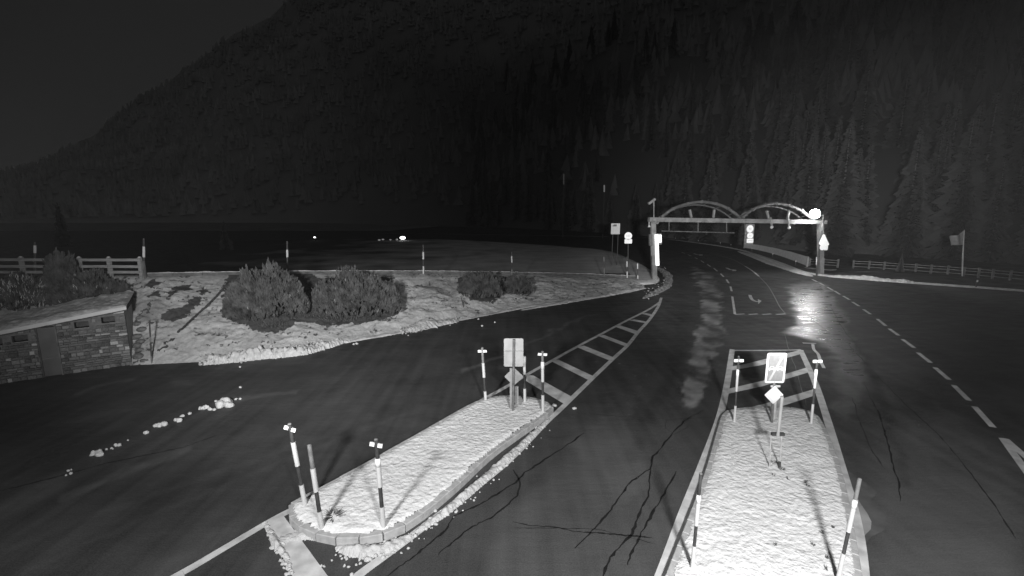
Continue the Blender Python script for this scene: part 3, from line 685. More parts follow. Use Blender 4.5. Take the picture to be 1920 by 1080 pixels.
LUMPS = [(182, 852, 26, 8, 'long snow lump at the left end of the trail above the tar joint', 4), (200, 842, 5, 4, 'tiny snow crumb just right of the long left lump', 1), (210, 841, 8, 8, 'small double snow lump next to the long left one', 2),
    (223, 834, 14, 9, 'oval snow lump third from the left in the trail', 2), (240, 825, 4, 3, 'tiny lone snow crumb right of the oval lump', 1), (274, 812, 11, 7, 'lone small round snow lump in the gap of the trail', 1),
    (300, 798, 22, 10, 'flat two part snow lump in the middle of the trail', 3), (334, 788, 20, 10, 'domed snow lump right of the flat two part one', 2), (341, 781, 10, 4, 'flat snow chip on top of the domed lump', 1),
    (355, 776, 8, 5, 'small snow lump between the domed lump and the big heap', 1), (382, 765, 20, 12, 'slanting oblong snow lump left of the big heap', 3), (396, 769, 14, 10, 'snow lump touching the lower left of the big heap', 2),
    (423, 758, 38, 20, 'largest snow heap of the trail on the car park asphalt', 5), (447, 748, 12, 8, 'round snow lump at the right end of the trail', 2), (451, 726, 6, 4, 'small lone snow crumb above the end of the trail', 1),
    (405, 752, 7, 3, 'flat snow chip above the big heap', 1), (129, 882, 6, 6, 'upper left crumb of the small cluster on the tar joint', 1), (133, 888, 7, 7, 'biggest crumb of the small cluster on the tar joint', 1),
    (134, 880, 4, 3, 'upper right crumb of the small cluster on the tar joint', 1), (124, 891, 5, 4, 'lower left crumb of the small cluster on the tar joint', 1),
    (1040, 761, 11, 5, 'flat snow disc between the far end of the left island and the bar', 1), (1077, 765, 10, 4, 'flat snow disc right of the white line near the left island', 1),
    (904, 611, 5, 4, 'larger snow crumb on the dark lane below the right bush', 1), (897, 598, 4, 3, 'left small snow crumb below the right bush', 1), (928, 604, 4, 3, 'right small snow crumb on the lane below the bush', 1),
    (666, 645, 10, 3, 'flat crumb right of the ploughed bank near the asphalt edge', 2), (652, 641, 14, 4, 'flat crumbs at the right end of the ploughed bank', 3),
    (650, 1060, 16, 14, 'large snow lump below the near kerb of the left island', 2), (672, 1058, 12, 9, 'snow lump right of the large one below the left island', 2), (644, 1046, 10, 9, 'snow lump above the large one below the left island', 2),
    (690, 1047, 22, 10, 'oblong snow lump beside the right white line near the island', 3), (660, 1077, 9, 7, 'snow lump at the bottom edge beside the right white line', 1), (605, 1062, 11, 9, 'snow lump right of the wide white bar', 2),
    (536, 1065, 12, 10, 'snow lump left of the wide white bar near the bottom', 2), (542, 1078, 20, 9, 'snow lump cut by the bottom edge left of the bar', 3), (655, 1033, 8, 6, 'small snow lump under the crumbled kerb ridge', 1),
    (668, 1040, 7, 6, 'small snow lump right of the one under the crumbled ridge', 1), (680, 1035, 8, 5, 'small snow lump near the middle of the crumbled ridge', 1), (622, 1051, 5, 3, 'tiny snow crumb between the bar and the lumps', 1),
    (705, 1035, 9, 6, 'snow lump at the right part of the crumbled ridge', 1), (718, 1046, 10, 7, 'snow lump on the inner edge of the right white line', 1),
    (450, 688, 5, 3, 'tiny crumb in front of the ploughed bank', 1)]
for x, y, w_, h_, lb, kn in LUMPS: lump(x, y+1, w_, h_, lb, knobs=kn)
# dense fine crumbs nobody could count
mb = MB()
for k in range(150):
    a_ = random.random(); base = [(635, 1030), (700, 1035), (775, 1008), (860, 945), (960, 855), (1030, 785)]
    i = random.randrange(5); t2 = random.random(); x = base[i][0]*(1-t2)+base[i+1][0]*t2+random.gauss(0, 8); y = base[i][1]*(1-t2)+base[i+1][1]*t2+random.gauss(0, 8)+2
    c = G(x, y); r_ = random.choice((.012, .016, .02, .028, .04)); mb.clod(c, r_)
for k in range(70):
    t2 = random.random(); x = 497+50*t2+random.gauss(0, 4); y = 985+90*t2+random.gauss(0, 4); c = G(x, y); r_ = random.uniform(.012, .04); mb.clod(c, r_)
setp(mb.out('snow_crumbs', M_lump, None, True), 'fine loose snow crumbs scattered along the kerb of the left island', 'snow crumbs', kind='stuff')
mb = MB()
for k in range(140, 420+60):
    base = [(372, 686), (430, 679), (500, 671), (560, 665), (605, 655)] if k < 260 else [(750, 626), (780, 622), (815, 614), (860, 604)] if k < 420 else [(1208, 560), (1232, 549), (1250, 536), (1252, 520), (1238, 508)]
    i = random.randrange(len(base)-1); t2 = random.random(); x = base[i][0]*(1-t2)+base[i+1][0]*t2; y = base[i][1]*(1-t2)+base[i+1][1]*t2+random.gauss(-5, 5)
    c = G(x, y); r_ = random.uniform(.015, .045); mb.clod((c.x, c.y, random.uniform(.05, .28) if k < 260 else random.uniform(0, .2)), r_*1.2)
setp(mb.out('snow_clods', M_snow, None, True), 'small snow clods on the ploughed banks at the foot of the slope', 'snow clods', kind='stuff')

# ------------------------------------------------------------------ traffic islands
def island(outline, label, hz, m_side, inset=.13, relief=.024, name='traffic_island', closed_stone=.42, top_out=None):
    P = cat_rom([G(*p) for p in outline]+[G(*outline[0])], 6)[:-1]
    c = sum(P, Vector())/len(P); t_ = empty(name, (c.x, c.y, 0), label, 'traffic island', 'snow covered traffic islands between the lanes')
    kerb_run(P+[P[0]], .16, hz, closed_stone, m_side, t_, 0)
    # snow top as fine grid clipped to outline
    xs_ = [p.x for p in P]; ys_ = [p.y for p in P]; st = .045
    gx = np.arange(min(xs_), max(xs_)+st, st); gy = np.arange(min(ys_), max(ys_)+st, st); X, Y = np.meshgrid(gx, gy)
    poly = [(p.x, p.y) for p in P]; inside = in_poly(X, Y, poly, .30)
    e = np.clip((inside-.5)*2, 0, 1)                              # 0 at edge .. 1 at 15 cm in
    # ridged wind crust, crests running across the view
    nz = vn(X*1.9+(vn(X, Y, 2.0, 2)-.5)*1.8, Y*3.2+(vn(X+9, Y, 2.5, 2)-.5)*1.5, 2.4, 4, .6)
    Z = hz-.02+e**.5*(.055+relief*1.6*(nz-.5)+.05*(vn(X, Y, .7, 2)-.5))
    keep = in_poly(X, Y, poly, .02) > .5
    er = vn(X, Y, 5, 3); keep &= ~((inside < .62) & (er > .62))
    idx = -np.ones(X.shape, int); sel = np.argwhere(keep); idx[keep] = np.arange(len(sel))
    V = np.stack([X[keep], Y[keep], Z[keep]], -1)
    a_, b_, c_, d_ = idx[:-1, :-1], idx[:-1, 1:], idx[1:, 1:], idx[1:, :-1]; ok = (a_ >= 0) & (b_ >= 0) & (c_ >= 0) & (d_ >= 0)
    F = np.stack([a_[ok], b_[ok], c_[ok], d_[ok]], -1)
    o = mesh('snow_cover', V.tolist(), [tuple(f) for f in F.tolist()], M_isl, t_, True)
    fill = MB(); fill.add([(p.x, p.y, hz-.03) for p in P], [tuple(range(len(P)))]); fill.out('island_fill', M_kerbd, t_)
    return t_
OL = [(550, 958), (549, 972), (558, 990), (589, 1007), (636, 1018), (699, 1015), (749, 999), (792, 971), (855, 918), (917, 860), (983, 812), (1031, 777), (1027, 766), (1004, 757), (962, 752), (925, 754), (900, 761), (870, 776), (800, 817), (700, 875), (620, 920), (575, 944)]
isl_l = island(OL, 'left snow covered traffic island with rounded near end and curved kerb', .17, M_kerb)
OR = [(1230, 1170), (1262, 1080), (1290, 1005), (1310, 950), (1333, 880), (1350, 815), (1362, 783), (1390, 776), (1440, 773), (1490, 775), (1522, 784), (1538, 806), (1560, 862), (1578, 930), (1590, 1000), (1602, 1080), (1612, 1170), (1500, 1200), (1350, 1200)]
isl_r = island(OR, 'wide right snow covered traffic island carrying the car sign and the white diamond', .17, M_kerb)
ZI = .20
# dark weed tufts poking through the snow
def tuft(px, py, r_, n, label, z=ZI):
    c = G(px, py, z); mb = MB()
    for i in range(n):
        a_ = random.random()*6.28; l = r_*random.uniform(.5, 1); q = c+Vector((math.cos(a_)*l, math.sin(a_)*l, random.uniform(.01, .08)))
        mb.tube(c+Vector((random.uniform(-.03, .03), random.uniform(-.03, .03), -.01)), q, .008, .003, n=4)
    return setp(mb.out('weed_tuft', M_woodd), label, 'weeds')
tuft(625, 968, .26, 60, 'dark sprawling weed tuft on the near end of the left snowy island')
tuft(1452, 868, .12, 24, 'small dry weed tuft at the foot of the thin legged marker stand')
tuft(1465, 822+60, .10, 18, 'second dry weed tuft just below the marker stand legs')
for (x, y) in ((1450, 892), (1510, 905), (1515, 912), (1540, 1000), (1552, 1048), (1548, 1068), (1453, 1024), (1525, 1022), (1560, 990), (1478, 900)):
    tuft(x, y, .05, 8, 'tiny dead stalks poking through the crusted snow of the right island')['group'] = 'dead stalks in the snow of the right island'

# ------------------------------------------------------------------ snow poles
def snow_pole(bx, by, tx, ty, bands, z, label, cross=None, r_=.042, group='banded snow poles', tip=None):
    base = G(bx, by, z) if not isinstance(z, Vector) else z
    top = D(tx, ty, base.y); t_ = empty('snow_pole', base, label, 'snow pole', group); ax = top-base
    tot = by-ty
    def at(y): return base+ax*((by-y)/tot)
    for (y0, y1, kind) in bands:
        mb = MB(); rr = r_*{'w': 1.12, 'd': .9, 'g': .95}[kind]
        a_, b_ = at(y1), at(y0)
        if y1 >= by-1: a_ = a_-ax.normalized()*.05
        mb.tube(a_, b_, rr, n=14); mb.out({'w': 'white_band', 'd': 'dark_band', 'g': 'grey_band'}[kind], {'w': M_white, 'd': M_black, 'g': M_greyband}[kind], t_)
    mb = MB(); mb.ball(top, r_*.92, 10, 6, (1, 1, .5)); mb.out('cap', M_greyband, t_)
    if cross:
        cy, wpx, tilt = cross; c = at(cy); s_ = FPX/(base.y); hw = wpx/s_/2
        for sg in (-1, 1):
            mb = MB(); mb.box(c+Vector((sg*r_*.7, -.02, -sg*tilt*r_)), c+Vector((sg*hw, -.02, -sg*tilt*hw)), .03, .075); mb.out('reflector', M_signwhite, t_)
    if tip:
        mb = MB(); mb.tube(at(tip+13), at(tip), r_*1.25, n=14); mb.ball(at(tip), r_*1.25, 12, 6, (1, 1, .6)); mb.out('bright_collar', M_signwhite, t_, True)
    return t_
snow_pole(572, 946, 543, 795, [(797, 828, 'd'), (828, 872, 'w'), (872, 908, 'd'), (908, 946, 'w')], ZI, 'leftmost tall leaning snow pole with cross plate at the near end of the left island', (803, 22, .35))
snow_pole(603, 988, 580, 835, [(835, 877, 'g'), (877, 920, 'w'), (920, 958, 'd'), (958, 988, 'w')], ZI, 'plain leaning snow pole without cross plate beside the weed tuft')
snow_pole(719, 986, 705, 824, [(824, 860, 'd'), (860, 911, 'w'), (911, 949, 'd'), (949, 986, 'w')], ZI, 'snow pole with cross plate near the right kerb of the left island', (833, 25, .2), tip=860)
snow_pole(911, 757, 904, 652, [(652, 680, 'g'), (680, 707, 'w'), (707, 733, 'd'), (733, 757, 'w')], ZI-.15, 'snow pole with cross plate on the white line left of the grey sign back', (658, 17, .0))
snow_pole(984, 753, 983, 668, [(668, 701, 'w'), (701, 728, 'd'), (728, 753, 'w')], ZI, 'plain snow pole directly right of the grey sign back', tip=669)
snow_pole(1018, 771, 1017, 659, [(659, 680, 'g'), (680, 715, 'w'), (715, 740, 'd'), (740, 771, 'w')], ZI, 'snow pole with cross plate at the far right corner of the left island', (664, 18, .05), tip=679)
snow_pole(1377, 790, 1385, 668, [(668, 693, 'd'), (693, 733, 'w'), (733, 760, 'd'), (760, 790, 'w')], ZI, 'snow pole with cross plate left of the car sign', (675.5, 18, 0), r_=.030, tip=693)
snow_pole(1521, 794, 1532, 677, [(677, 692, 'd'), (692, 727, 'w'), (727, 757, 'd'), (757, 794, 'w')], ZI, 'snow pole right of the car sign at the far corner of the right island', (677, 17, 0), r_=.030, tip=693)
snow_pole(1298, 1066, 1314, 888, [(888, 927, 'd'), (927, 983, 'w'), (983, 1022, 'd'), (1022, 1066, 'w')], ZI, 'dark topped snow pole on the near left kerb of the right island', r_=.030, tip=928)
snow_pole(1571, 1088, 1612, 898, [(898, 935, 'g'), (935, 995, 'w'), (995, 1036, 'd'), (1036, 1088, 'w')], ZI, 'snow pole leaning right on the near right kerb of the right island', r_=.030, tip=938)
g2 = 'snow poles along the crest of the embankment'
for (x, yb, yt, bands, lb) in ((66, 512, 455, [(455, 460, 'd'), (460, 474, 'w'), (474, 512, 'd')], 'leftmost snow pole behind the rail fence'),
        (270, 519, 448, [(448, 462, 'd'), (462, 482, 'w'), (482, 500, 'd'), (500, 519, 'g')], 'snow pole at the right end of the rail fence'),
        (539, 516, 453, [(453, 468, 'd'), (468, 482, 'w'), (482, 516, 'd')], 'snow pole rising behind the biggest bush'),
        (794, 513, 460, [(460, 472, 'd'), (472, 486, 'w'), (486, 499, 'd'), (499, 513, 'w')], 'snow pole on the bare crest right of the second big bush'),
        (960, 515, 474, [(474, 480, 'd'), (480, 492, 'w'), (492, 504, 'd'), (504, 515, 'g')], 'snow pole on the crest right above the smallest bush'),
        (1133, 518, 482, [(482, 490, 'g'), (490, 502, 'd'), (502, 518, 'g')], 'dim snow pole on the crest below the grey information board'),
        (1176, 520, 482, [(482, 490, 'd'), (490, 500, 'w'), (500, 509, 'd'), (509, 520, 'w')], 'snow pole just left below the round limit sign'),
        (1196, 527, 494, [(494, 504, 'w'), (504, 516, 'd'), (516, 527, 'w')], 'snow pole nearest to the left gantry post')):
    cd = float(np.interp(x, cx, [c_[2] for c_ in crest])); snow_pole(x, yb, x-.6, yt, bands, D(x, yb, cd), lb, r_=.05, group=g2)
b_ = bank_at(284, 681); snow_pole(284, 682, 280, 600, [(600, 632, 'd'), (632, 642, 'g'), (642, 668, 'd'), (668, 682, 'g')], b_, 'thin snow pole at the foot of the slope beside the stone building', r_=.03, group=g2)
b_ = bank_at(866, 575); snow_pole(866, 576, 865.5, 558, [(558, 576, 'd')], b_, 'short dark marker stake on the snow left of the smaller bushes', r_=.035, group=g2)

# ------------------------------------------------------------------ signs on the islands
def rect(c, w, h, y, r_=.05, seg=4, rot=0):
    pts = []
    for cx_, cz_, a0 in ((w/2-r_, h/2-r_, 0), (-w/2+r_, h/2-r_, 90), (-w/2+r_, -h/2+r_, 180), (w/2-r_, -h/2+r_, 270)):
        for i in range(seg+1):
            a_ = R(a0+90*i/seg); pts.append(Vector((cx_+r_*math.cos(a_), 0, cz_+r_*math.sin(a_))))
    pts = [Vector((p.x*math.cos(rot)-p.z*math.sin(rot), 0, p.x*math.sin(rot)+p.z*math.cos(rot))) for p in pts]
    return [c+p+Vector((0, y, 0)) for p in pts]
NY = Vector((0, -1, 0))
# left island: sign seen from behind
bs = G(962, 770, ZI); Y0 = bs.y; sc_ = FPX/Y0
t_ = empty('road_sign', bs, 'grey rectangular road sign and diamond seen from behind on the left island', 'road sign')
c = D(963, 661, Y0+.06); mb = MB(); mb.plate(rect(c, 38/sc_*1.0, 57/sc_, 0, .05), NY, .012); mb.out('sign_panel', M_signback, t_)
mb = MB()
for dz in (-.0, ): mb.box(c+Vector((-17/sc_, -.02, .05)), c+Vector((17/sc_, -.02, .05)), .02, .03)
mb.out('rib', M_signback2, t_)
c2 = D(963.5, 706, Y0+.06); s2 = 19/sc_; mb = MB(); mb.plate(rect(c2, s2*1.42, s2*1.42, 0, .04, rot=R(45)), NY, .012); mb.out('diamond_panel', M_signback2, t_)
mb = MB(); mb.tube(bs-Vector((0, 0, .05)), D(963.5, 636, Y0), .033, n=16); mb.out('post', M_galvd, t_)
mb = MB(); a_ = D(959, 766, Y0+.1); mb.box(a_, D(959, 690, Y0+.1), .10, .05, Vector((0, 1, 0))); mb.out('post_cover', M_signback2, t_)
mb = MB(); a_ = D(969, 758, Y0+.25); mb.box(a_, D(968.5, 724, Y0+.25), .11, .06, Vector((0, 1, 0))); mb.out('rear_stub', M_signback2, t_)
# right island: car sign + diamond
bs = G(1447, 792, ZI); Y0 = bs.y; sc_ = FPX/Y0
t_ = empty('road_sign', bs, 'bright rectangular sign with cars under a diagonal band, above a white diamond', 'road sign')
c = D(1454.5, 690, Y0); w_, h_ = 38/sc_, 61/sc_
rr = R(-3)
mb = MB(); mb.plate(rect(c, w_, h_, 0, .05, rot=rr*0), NY, .014); mb.out('sign_panel', M_signwhite, t_)
mb = MB(); mb.plate(rect(c, w_-.10, h_-.10, -.010, .02), NY, .004); mb.out('grey_field', M_signgrey, t_)
mb = MB(); q = [(-.42, -.47), (-.28, -.47), (.44, .46), (.30, .46)]
mb.plate([c+Vector((a_*(w_-.10), -.0145, b_*(h_-.10))) for a_, b_ in q], NY, .003); mb.out('diagonal_band', M_signmark, t_)
M_car = mat('sign car print', .42, .5)
for ox in (-.115, .115):
    s_ = .19; oz = -.02; C2 = c+Vector((ox, -.018, oz)); body = [(-.5, -.15), (-.5, .12), (-.36, .16), (-.24, .42), (.24, .42), (.36, .16), (.5, .12), (.5, -.15)]
    mb = MB(); mb.plate([C2+Vector((a_*s_, 0, b_*s_)) for a_, b_ in body], NY, .003)
    for wx_ in (-.34, .34): mb.plate([C2+Vector(((wx_+.11*math.cos(k*.785))*s_, -.001, (-.2+.11*math.sin(k*.785))*s_)) for k in range(8)], NY, .003)
    mb.out('car_symbol', M_car, t_)
    mb = MB(); mb.plate([C2+Vector((a_*s_, -.003, b_*s_)) for a_, b_ in ((-.26, .16), (-.18, .34), (.18, .34), (.26, .16))], NY, .003); mb.out('car_window', M_signgrey, t_)
c2 = D(1451, 740.5, Y0-.02); s2 = 19/sc_; mb = MB(); mb.plate(rect(c2, s2*1.42, s2*1.42, 0, .03, rot=R(45)), NY, .012); mb.out('diamond_panel', M_signwhite, t_)
mb = MB(); mb.plate(rect(c2, s2*.95, s2*.95, -.009, .02, rot=R(45)), NY, .003); mb.out('diamond_centre', mat('diamond centre', .8, .4), t_)
mb = MB(); mb.tube(bs-Vector((0, 0, .05)), D(1455, 662, Y0+.04), .033, n=14); mb.out('post', M_galvd, t_)
mb = MB(); mb.tube(D(1452, 784, Y0+.2), D(1455, 722, Y0+.2), .04, n=14); mb.out('rear_post', M_kerb, t_)
mb = MB(); mb.box(D(1445, 724, Y0+.03), D(1463, 724, Y0+.03), .02, .06); mb.out('clamp', M_galv, t_)
# marker stand
bs = G(1453, 876, ZI); Y0 = bs.y; t_ = empty('marker_stand', bs, 'white marker post on a dark plate with two thin legs before the diamond', 'marker stand')
for xb, xt in ((1443, 1445.5), (1461.5, 1466)):
    mb = MB(); mb.tube(D(xb, 878, Y0), D(xt, 816, Y0), .014, n=8); mb.out('leg', M_kerb, t_)
mb = MB(); mb.box(D(1446.5, 813.5, Y0), D(1470.5, 814, Y0), .07, .065); mb.out('dark_plate', M_dark, t_)
mb = MB(); mb.tube(D(1458.5, 817, Y0-.05), D(1466.5, 743, Y0-.05), .036, n=12); mb.out('marker_post', M_signback, t_)
mb = MB(); mb.tube(D(1461, 877, Y0-.02), D(1462, 866, Y0-.02), .03, n=8); mb.out('foot_sleeve', M_dark, t_)

# ------------------------------------------------------------------ gantry
GA = G(1227, 526); GB = G(1539, 516)
def gp(x, y, off=0.0): return plane_pt(x, y, GA, GB, off)
gdir = Vector((GB.x-GA.x, GB.y-GA.y, 0)).normalized(); gn = Vector((gdir.y, -gdir.x, 0))   # towards the camera
gan = empty('road_gantry', GA, 'steel gantry with two shallow arches spanning the road beyond the islands', 'gantry')
mb = MB(); mb.box(GA-Vector((0, 0, .1)), gp(1224, 411), .42, .42, Vector((0, 1, 0))); mb.out('post', M_gantry, gan)
mb = MB(); mb.box(GB-Vector((0, 0, .1)), gp(1538, 416), .42, .42, Vector((0, 1, 0))); mb.out('post', M_gantry, gan)
mb = MB(); mb.box(gp(1216.5, 411.5), gp(1548, 416.5), .40, .38); mb.out('beam', M_gantry, gan)
mb = MB(); mb.plate([gp(1218, 415, -.24) if False else gp(*p)+gn*.24 for p in ((1217, 414), (1235, 414), (1231, 420), (1222, 420))], gn, .04); mb.out('gusset', M_galvd, gan)
for arch in ([(1240, 407), (1262, 391.5), (1288, 382.5), (1315, 378.5), (1342, 382), (1365, 391), (1388, 408)], [(1392, 408), (1411, 393), (1434, 384.5), (1455, 381.5), (1479, 385), (1503, 395), (1525, 412)]):
    P = cat_rom([gp(*p) for p in arch], 4)
    for off, rz, dz in ((.0, .13, 0), (-.9, .07, -.25)):
        Q = [p-gn*off*-1+Vector((0, 0, dz)) for p in P] if off else P
        Q = [p+gn*off+Vector((0, 0, dz)) for p in P]
        mb = MB(); mb.path(Q, rz); mb.out('arch_chord', M_arch, gan)
    mb = MB()
    for i in range(2, len(P)-2, 4): mb.tube(P[i], P[i]+gn*-.9+Vector((0, 0, -.25)), .04, n=6)
    mb.out('arch_lacing', M_arch, gan)
    for i in range(1, len(arch)-1):
        p = gp(*arch[i]); mb = MB(); mb.box(p-gdir*.08, p+gdir*.08, .28, .28); mb.out('joint_plate', M_arch, gan)
for a_, b_ in (((1292, 393), (1295, 408)), ((1338, 393), (1336, 408)), ((1436, 395), (1440, 410)), ((1478, 397), (1475, 411))):
    mb = MB(); mb.box(gp(*a_)+gn*.1, gp(*b_)+gn*.1, .16, .16); mb.out('strut', M_gantry, gan)
for a_, b_ in (((1441, 408), (1443, 426)), ((1474, 409), (1475.5, 427))):
    t_ = empty('gantry_sensor', gp(*a_), 'left drop arm with small round sensor under the right arch' if a_[0] < 1450 else 'right drop arm with small round sensor under the right arch', 'sensor', 'sensors hanging from the gantry')
    mb = MB(); mb.box(gp(*a_)+gn*.26, gp(b_[0], b_[1]-3)+gn*.26, .12, .12); mb.out('arm', M_gantry, t_)
    mb = MB(); mb.ball(gp(*b_)+gn*.26, .14, 12, 8); mb.out('sensor_head', M_galv, t_, True)
mb = MB(); mb.box(gp(1246, 433.5)-gn*.5, gp(1383, 437)-gn*.5, .12, .09); mb.out('lower_rail', M_arch, gan)
for x, yt, yb in ((1260, 415, 434), (1315, 416, 435.5), (1369, 416, 437)): mb = MB(); mb.tube(gp(x, yt)-gn*.5, gp(x, yb)-gn*.5, .05, n=6); mb.out('hanger', M_arch, gan)
# mast camera on the left post
t_ = empty('mast_camera', gp(1226, 408), 'small camera tilted down on a thin mast above the left gantry post', 'camera')
mb = MB(); mb.tube(gp(1226, 409), gp(1226, 374), .05, n=8); mb.out('mast', M_gantry, t_)
mb = MB(); mb.box(gp(1228, 373), gp(1216, 382), .22, .2); mb.out('camera_housing', M_gantry, t_)
t_ = empty('hanging_lamp', gp(1217, 415), 'small cone lamp hanging left of the gantry post', 'lamp'); mb = MB()
mb.tube(gp(1217, 422), gp(1217.5, 425.5), .04, .14, n=10); mb.tube(gp(1217, 416), gp(1217, 422), .025, n=6); mb.out('lamp_cone', M_galv, t_)
# lit tubes
t_ = empty('lit_signal_tube', gp(1229, 497), 'long glowing white vertical tube on the left gantry post', 'light')
mb = MB(); a_, b_ = gp(1229.5, 497)+gn*.33, gp(1227.5, 439)+gn*.33; mb.box(a_, b_, .27, .12, Vector((0, 1, 0))); mb.out('tube', M_tubelight, t_)
mb = MB(); mb.box(a_-gn*.06, b_-gn*.06, .36, .05, Vector((0, 1, 0))); mb.out('backing', M_galv, t_)
t_ = empty('lit_signal_box', gp(1235, 455), 'short glowing box right of the long lit tube', 'light')
mb = MB(); mb.box(gp(1235.5, 454)+gn*.25, gp(1235, 440)+gn*.25, .2, .12, Vector((0, 1, 0))); mb.out('glow_panel', M_tubelight, t_)
mb = MB(); mb.box(gp(1235.5, 458)+gn*.16, gp(1234.5, 438)+gn*.16, .34, .08, Vector((0, 1, 0))); mb.out('housing', M_galvd, t_)
t_ = empty('control_cabinet', gp(1219, 460), 'dim grey cabinets fixed to the left side of the gantry post', 'cabinet')
mb = MB(); mb.box(gp(1219, 460)+gn*.1, gp(1218.5, 439)+gn*.1, .28, .3, Vector((0, 1, 0))); mb.out('upper_box', M_arch, t_)
mb = MB(); mb.box(gp(1221.5, 479)+gn*.1, gp(1221, 461)+gn*.1, .22, .25, Vector((0, 1, 0))); mb.out('lower_box', M_gantry, t_)
# street lamp at the right post
lp = D(1528, 401, GB.y-1.4); lb_ = G(1531, 517)
t_ = empty('street_lamp', lb_, 'blazing street lamp on a dark pole at the right end of the gantry', 'street lamp')
mb = MB(); mb.tube(lb_+Vector((0, 0, -.1)), Vector((lb_.x, lb_.y, lp.z-.1)), .09, .06, n=12); mb.out('pole', M_black, t_)
mb = MB(); mb.tube(Vector((lb_.x, lb_.y, lp.z-.9)), Vector((lb_.x, lb_.y, lp.z-1.6))+gn*.03, .075, n=12); mb.out('pale_sleeve', M_gantry, t_)
mb = MB(); mb.ball(lp, .42, 24, 16); mb.out('glowing_globe', M_lampglass, t_, True)
mb = MB(); mb.tube(Vector((lb_.x, lb_.y, lp.z-.15)), lp+Vector((0, .1, -.35)), .05, n=8); mb.out('bracket', M_galvd, t_)
for k_, (y0, y1) in enumerate(((486, 500), (500, 517))):
    pass
t_ = empty('snow_pole', G(1532, 515), 'slender snow pole against the foot of the lamp post', 'snow pole', 'banded snow poles')
for (y0, y1, mt) in ((482, 497, M_white), (497, 515, M_black)):
    mb = MB(); Yp = G(1532, 515).y-.4; mb.tube(D(1531, y1, Yp), D(1531, y0, Yp), .05, n=10); mb.out('white_band' if mt is M_white else 'dark_band', mt, t_)
# signs
def disc(c, r_, n_, th, k=28): 
    x = Vector((n_.y, -n_.x, 0)).normalized()
    return [c+x*(r_*math.cos(2*math.pi*i/k))+Vector((0, 0, r_*math.sin(2*math.pi*i/k))) for i in range(k)]
def sgn_rect(c, w, h, n_, r_=.08):
    x = Vector((-n_.y, n_.x, 0)).normalized(); pts = []
    for cx_, cz_, a0 in ((w/2-r_, h/2-r_, 0), (-w/2+r_, h/2-r_, 90), (-w/2+r_, -h/2+r_, 180), (w/2-r_, -h/2+r_, 270)):
        for i in range(4): a_ = R(a0+30*i); pts.append(c+x*(cx_+r_*math.cos(a_))+Vector((0, 0, cz_+r_*math.sin(a_))))
    return pts
def part(t_, nm, pts, n_, th, m): mb = MB(); mb.plate(pts, n_, th); return mb.out(nm, m, t_)
M_retro = mat('bright sign face', .95, .35, .02, 6)
M_ring = mat('sign ring', .70, .4); M_digit = mat('sign digit', .50, .5)
def text_marks(t_, c, n_, txt, size, m, off=.02):
    cu = bpy.data.curves.new('lettering', 'FONT'); cu.body = txt; cu.size = size; cu.align_x = 'CENTER'; cu.align_y = 'CENTER'; cu.extrude = .002; cu.resolution_u = 2
    o = bpy.data.objects.new('lettering', cu); COL.objects.link(o); o.data.materials.append(m)
    rot = Matrix.Rotation(math.atan2(n_.y, n_.x)+math.pi/2, 4, 'Z') @ Matrix.Rotation(R(90), 4, 'X')
    o.matrix_world = Matrix.Translation(c+n_*off) @ rot
    dg = bpy.context.evaluated_depsgraph_get(); me = bpy.data.meshes.new_from_object(o.evaluated_get(dg)); mw = o.matrix_world.copy()
    bpy.data.objects.remove(o); bpy.data.curves.remove(cu); me.transform(mw); me.materials.clear(); return link('lettering', me, m, t_)
# triple sign hanging under the beam between the arches
gs = 850/gp(1402, 440).y
t_ = empty('speed_limit_signs', gp(1402, 457), 'three stacked white signs, two round one oval, hanging under the middle of the gantry', 'traffic sign')
c = gp(1402, 429)+gn*.3; part(t_, 'backboard', sgn_rect(gp(1402, 439)+gn*.2, .95, 1.9, gn), gn, .05, M_galvd)
part(t_, 'round_face', disc(c, 7/gs, gn, 0), gn, .03, M_retro); text_marks(t_, c, gn, '80', .30, M_digit)
c = gp(1402.3, 441.5)+gn*.3; part(t_, 'round_face', sgn_rect(c, 12.5/gs, 9.6/gs, gn, .2), gn, .03, M_retro); text_marks(t_, c, gn, '3.5', .2, M_digit)
c = gp(1402, 451)+gn*.3; part(t_, 'plate_face', sgn_rect(c, 13.5/gs, 8/gs, gn, .06), gn, .03, M_retro)
part(t_, 'print_bar', sgn_rect(c+gn*.02, 9/gs, 1/gs, gn, .01), gn, .004, M_digit)
mb = MB(); mb.box(gp(1396, 417)-gn*.0, gp(1396, 456)+gn*.1, .05, .05, Vector((0, 1, 0))); mb.box(gp(1408, 417), gp(1408, 456)+gn*.1, .05, .05, Vector((0, 1, 0))); mb.out('hanger_frame', M_arch, t_)
# triangle on right post
t_ = empty('warning_sign', gp(1540, 470), 'glaring white warning triangle above a round and a square plate on the right gantry post', 'traffic sign')
tri = [gp(*p)+gn*.35 for p in ((1539, 438.5), (1541, 441), (1548.5, 457), (1548, 459), (1546, 460), (1532.5, 459), (1530, 457.5), (1530, 455), (1537, 440))]
part(t_, 'triangle_face', tri[::-1], gn, .03, M_retro)
part(t_, 'round_face', disc(gp(1536, 463)+gn*.36, 5.8/gs, gn, 0), gn, .03, M_retro)
part(t_, 'plate_face', sgn_rect(gp(1543, 464)+gn*.33, 9/gs, 9.5/gs, gn, .1), gn, .03, M_retro)
part(t_, 'bracket', sgn_rect(gp(1540, 455)+gn*.27, .3, 1.6, gn, .02), gn, .04, M_galvd)
